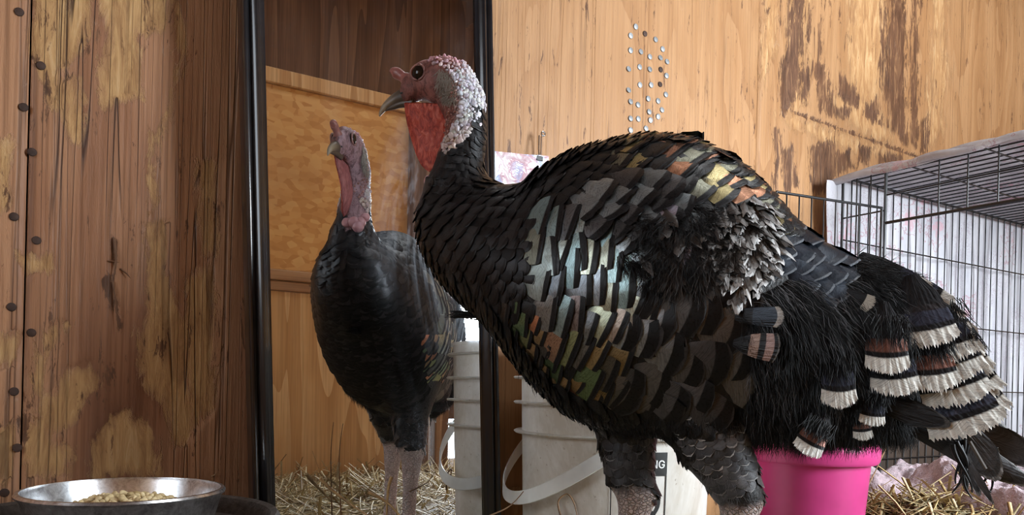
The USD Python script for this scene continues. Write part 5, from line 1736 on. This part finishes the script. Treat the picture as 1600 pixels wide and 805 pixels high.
# tail quills trailing low to the right
for i, (u, v, ang, L, W, y) in enumerate([(1640, 726, 22, 170, 46, -0.010), (1625, 762, 26, 190, 36, -0.028), (1560, 752, 58, 110, 44, -0.034), (1600, 704, 28, 170, 50, 0.004), (1530, 776, 72, 90, 16, -0.036), (1512, 770, 84, 90, 14, -0.030), (1552, 790, 62, 96, 10, -0.040)]):
    big_feather('tail_feather', (u, v), ang, L, W, y, [(0, (0.03, 0.03, 0.032), 0), (0.4, (0.085, 0.085, 0.09), 0.1), (0.85, (0.05, 0.049, 0.05), 0), (0.94, (0.20, 0.195, 0.19), 0)], round_=0.35, fringe=0.03, flare=-0.12, seed=90 + i, curl=-0.06 if i % 2 else 0.05, label='ragged grey tail quill trailing to the floor')
big_feather('tail_feather', (1486, 665), 18, 110, 36, -0.055, [(0, DK, 0), (0.93, (0.10, 0.10, 0.10), 0)], round_=0.5, fringe=0.01, seed=99, flare=-0.2, label='smooth black feather below the coverts')
sh = side(np.array([1515.0, 1540.0]), np.array([690.0, 733.0]), -0.042)
obj('bare_quill', tube([sh[0], (sh[0] + sh[1]) / 2, sh[1]], 0.0016, 8), M['silver'] if False else M['claw'], turkey, label='bare quill shaft')
# curled strands under the tail
for i in range(9):
    r_ = np.random.default_rng(300 + i)
    u0, v0 = 1488 + 10 * i * 0.6, 690 + r_.uniform(-6, 10)
    ln = r_.uniform(50, 95)
    pts = [side(np.array(u0 + 26 * math.sin(2.2 * t + i) * t + 10 * t), np.array(v0 + ln * t - 14 * max(0, t - 0.75) * (i % 3)), -0.038 + 0.002 * i) for t in np.linspace(0, 1, 12)]
    obj('tail_strand', tube(pts, np.linspace(0.0024, 0.0006, 12), 6), M['down'], turkey, smooth=60)


def hairs(name, poly, n, ang, L, lift, mat, seed, spread=18, width=0.00065, both=True, droop=0.25, f=bird_d, clump=0.0, **said):
    r_ = np.random.default_rng(seed)
    poly = np.array(poly, float)
    q = r_.uniform(poly.min(0), poly.max(0), (int(n * 2.2) + 50, 2)); q = q[inside(q, poly)][:n]
    if clump:
        q = q + 0
    p, nn_, ok = hit(q[:, 0], q[:, 1], f); p, nn_, q = p[ok], nn_[ok], q[ok]
    k = len(p)
    a = np.array([ang(x, y) for x, y in q]) if callable(ang) else np.full(k, float(ang))
    tuft = meshkit.noise(np.stack([q[:, 0] / 14, q[:, 1] / 14, q[:, 0] * 0], 1), seed) - 0.5
    a = a + r_.normal(0, spread * 0.5, k) + tuft * spread * 3.2
    sc = np.linalg.norm(p - EB, axis=1) / 1200
    d = picture_dir(p, a); d = d - nn_ * (d * nn_).sum(1, keepdims=True) * 0.8; d /= np.linalg.norm(d, axis=1, keepdims=True)
    l_ = (L * sc * r_.uniform(0.55, 1.25, k))[:, None]
    up = nn_ * (lift * (1 + 1.2 * tuft))[:, None] + d
    up /= np.linalg.norm(up, axis=1, keepdims=True)
    g_ = np.array([0, 0, -1.0])
    ts = np.linspace(0, 1, 5)
    S = np.stack([p - nn_ * 0.001 + up * l_ * t + g_ * l_ * droop * t ** 2 + r_.normal(0, 0.05, (k, 3)) * l_ * t for t in ts], 1)
    w = np.tile(width * np.array([1.0, 0.95, 0.8, 0.55, 0.2]), (k, 1))
    if both:
        S = np.vstack([S, S * [1, -1, 1]]); w = np.vstack([w, w])
    curves(name, S, w, mat, turkey, kind='stuff', **said)


RUMP = [(1150, 470), (1200, 450), (1240, 428), (1292, 474), (1335, 402), (1400, 418), (1450, 470), (1400, 520), (1380, 560), (1420, 630), (1440, 645), (1330, 650), (1240, 645), (1190, 640), (1170, 630), (1172, 610), (1172, 500)]
hairs('rump_down', RUMP, 15000, lambda u, v: float(np.interp(v, [420, 520, 690], [38, 66, 86])) - 0.05 * (u - 1250), 42, 0.45, M['down'], 61, 24, 0.0007, label='soft black down of rump and vent')
hairs('rump_down', RUMP, 1700, lambda u, v: float(np.interp(v, [420, 520, 690], [38, 66, 86])) - 0.05 * (u - 1250), 40, 0.60, M['down_grey'], 62, 30, 0.0005, label='grey tips among the rump down')
hairs('back_down', [(1325, 402), (1400, 412), (1440, 458), (1400, 480), (1330, 450)], 2500, 20, 34, 0.7, M['down'], 63, 40, 0.0007)
hairs('belly_down', [(800, 556), (850, 612), (905, 650), (960, 668), (1040, 672), (1100, 660), (1150, 655), (1160, 630), (1040, 645), (940, 636), (860, 598)], 3200, lambda u, v: 62 + 0.05 * (u - 900), 24, 0.35, M['down'], 64, 20)
hairs('vent_down', [(1195, 660), (1330, 655), (1440, 635), (1440, 615), (1330, 630), (1180, 640)], 5200, lambda u, v: 92 - 0.06 * (u - 1150), 46, 0.15, M['down'], 65, 22, 0.0007)
hairs('wing_down', [(975, 340), (1040, 330), (1085, 318), (1120, 340), (1118, 430), (1050, 445), (985, 430), (960, 400)], 3600, lambda u, v: 30 + 30 * math.sin(u * 0.05), 36, 0.5, M['down'], 66, 50, 0.0006, label='black down showing through the wing')
hairs('wing_down', [(1045, 350), (1130, 325), (1195, 315), (1215, 350), (1130, 400), (1080, 440), (1040, 430)], 3600, lambda u, v: 80, 38, 0.4, M['down_brown'], 67, 40, 0.0006, label='brown down at the wing bend')
hairs('thigh_down', [(935, 640), (1030, 650), (1034, 700), (1030, 752), (965, 768), (950, 730), (946, 690)], 350, 90, 20, 0.3, M['down_grey'], 68, 20, 0.0004, both=False, f=far_d)
hairs('thigh_down', [(1050, 650), (1140, 650), (1185, 710), (1195, 770), (1130, 790), (1098, 752)], 500, 66, 16, 0.3, M['down_grey'], 69, 22, 0.0004, both=False, f=near_d)
r_ = np.random.default_rng(70)
k = 110
c0 = side(np.array(768.0), np.array(494.0))
base_ = c0 + r_.normal(0, 1, (k, 3)) * [0.003, 0.004, 0.003]
end = side(r_.uniform(700, 740, k), r_.uniform(487, 498, k), 0.0) + r_.normal(0, 1, (k, 3)) * [0.002, 0.004, 0.0005]
mid_ = (base_ + end) / 2 + [0, 0, 0.001]
curves('beard', np.stack([base_, mid_, end], 1), np.tile((0.0011, 0.0010, 0.0006), (k, 1)), M['down'], turkey, kind='stuff', label='short black beard of bristles on the breast')
for pts, rad, shank, toes, foot, ank in LEGS:
    for a, b in toes:
        d = a[-1] - a[-2]; d /= np.linalg.norm(d)
        m = tube([a[-1] - d * 0.003, a[-1] + d * 0.006 - [0, 0, 0.001], a[-1] + d * 0.013 - [0, 0, 0.004]], [0.0040, 0.0030, 0.0006], 8)
        obj('claw', m, M['claw'], turkey, smooth=60)
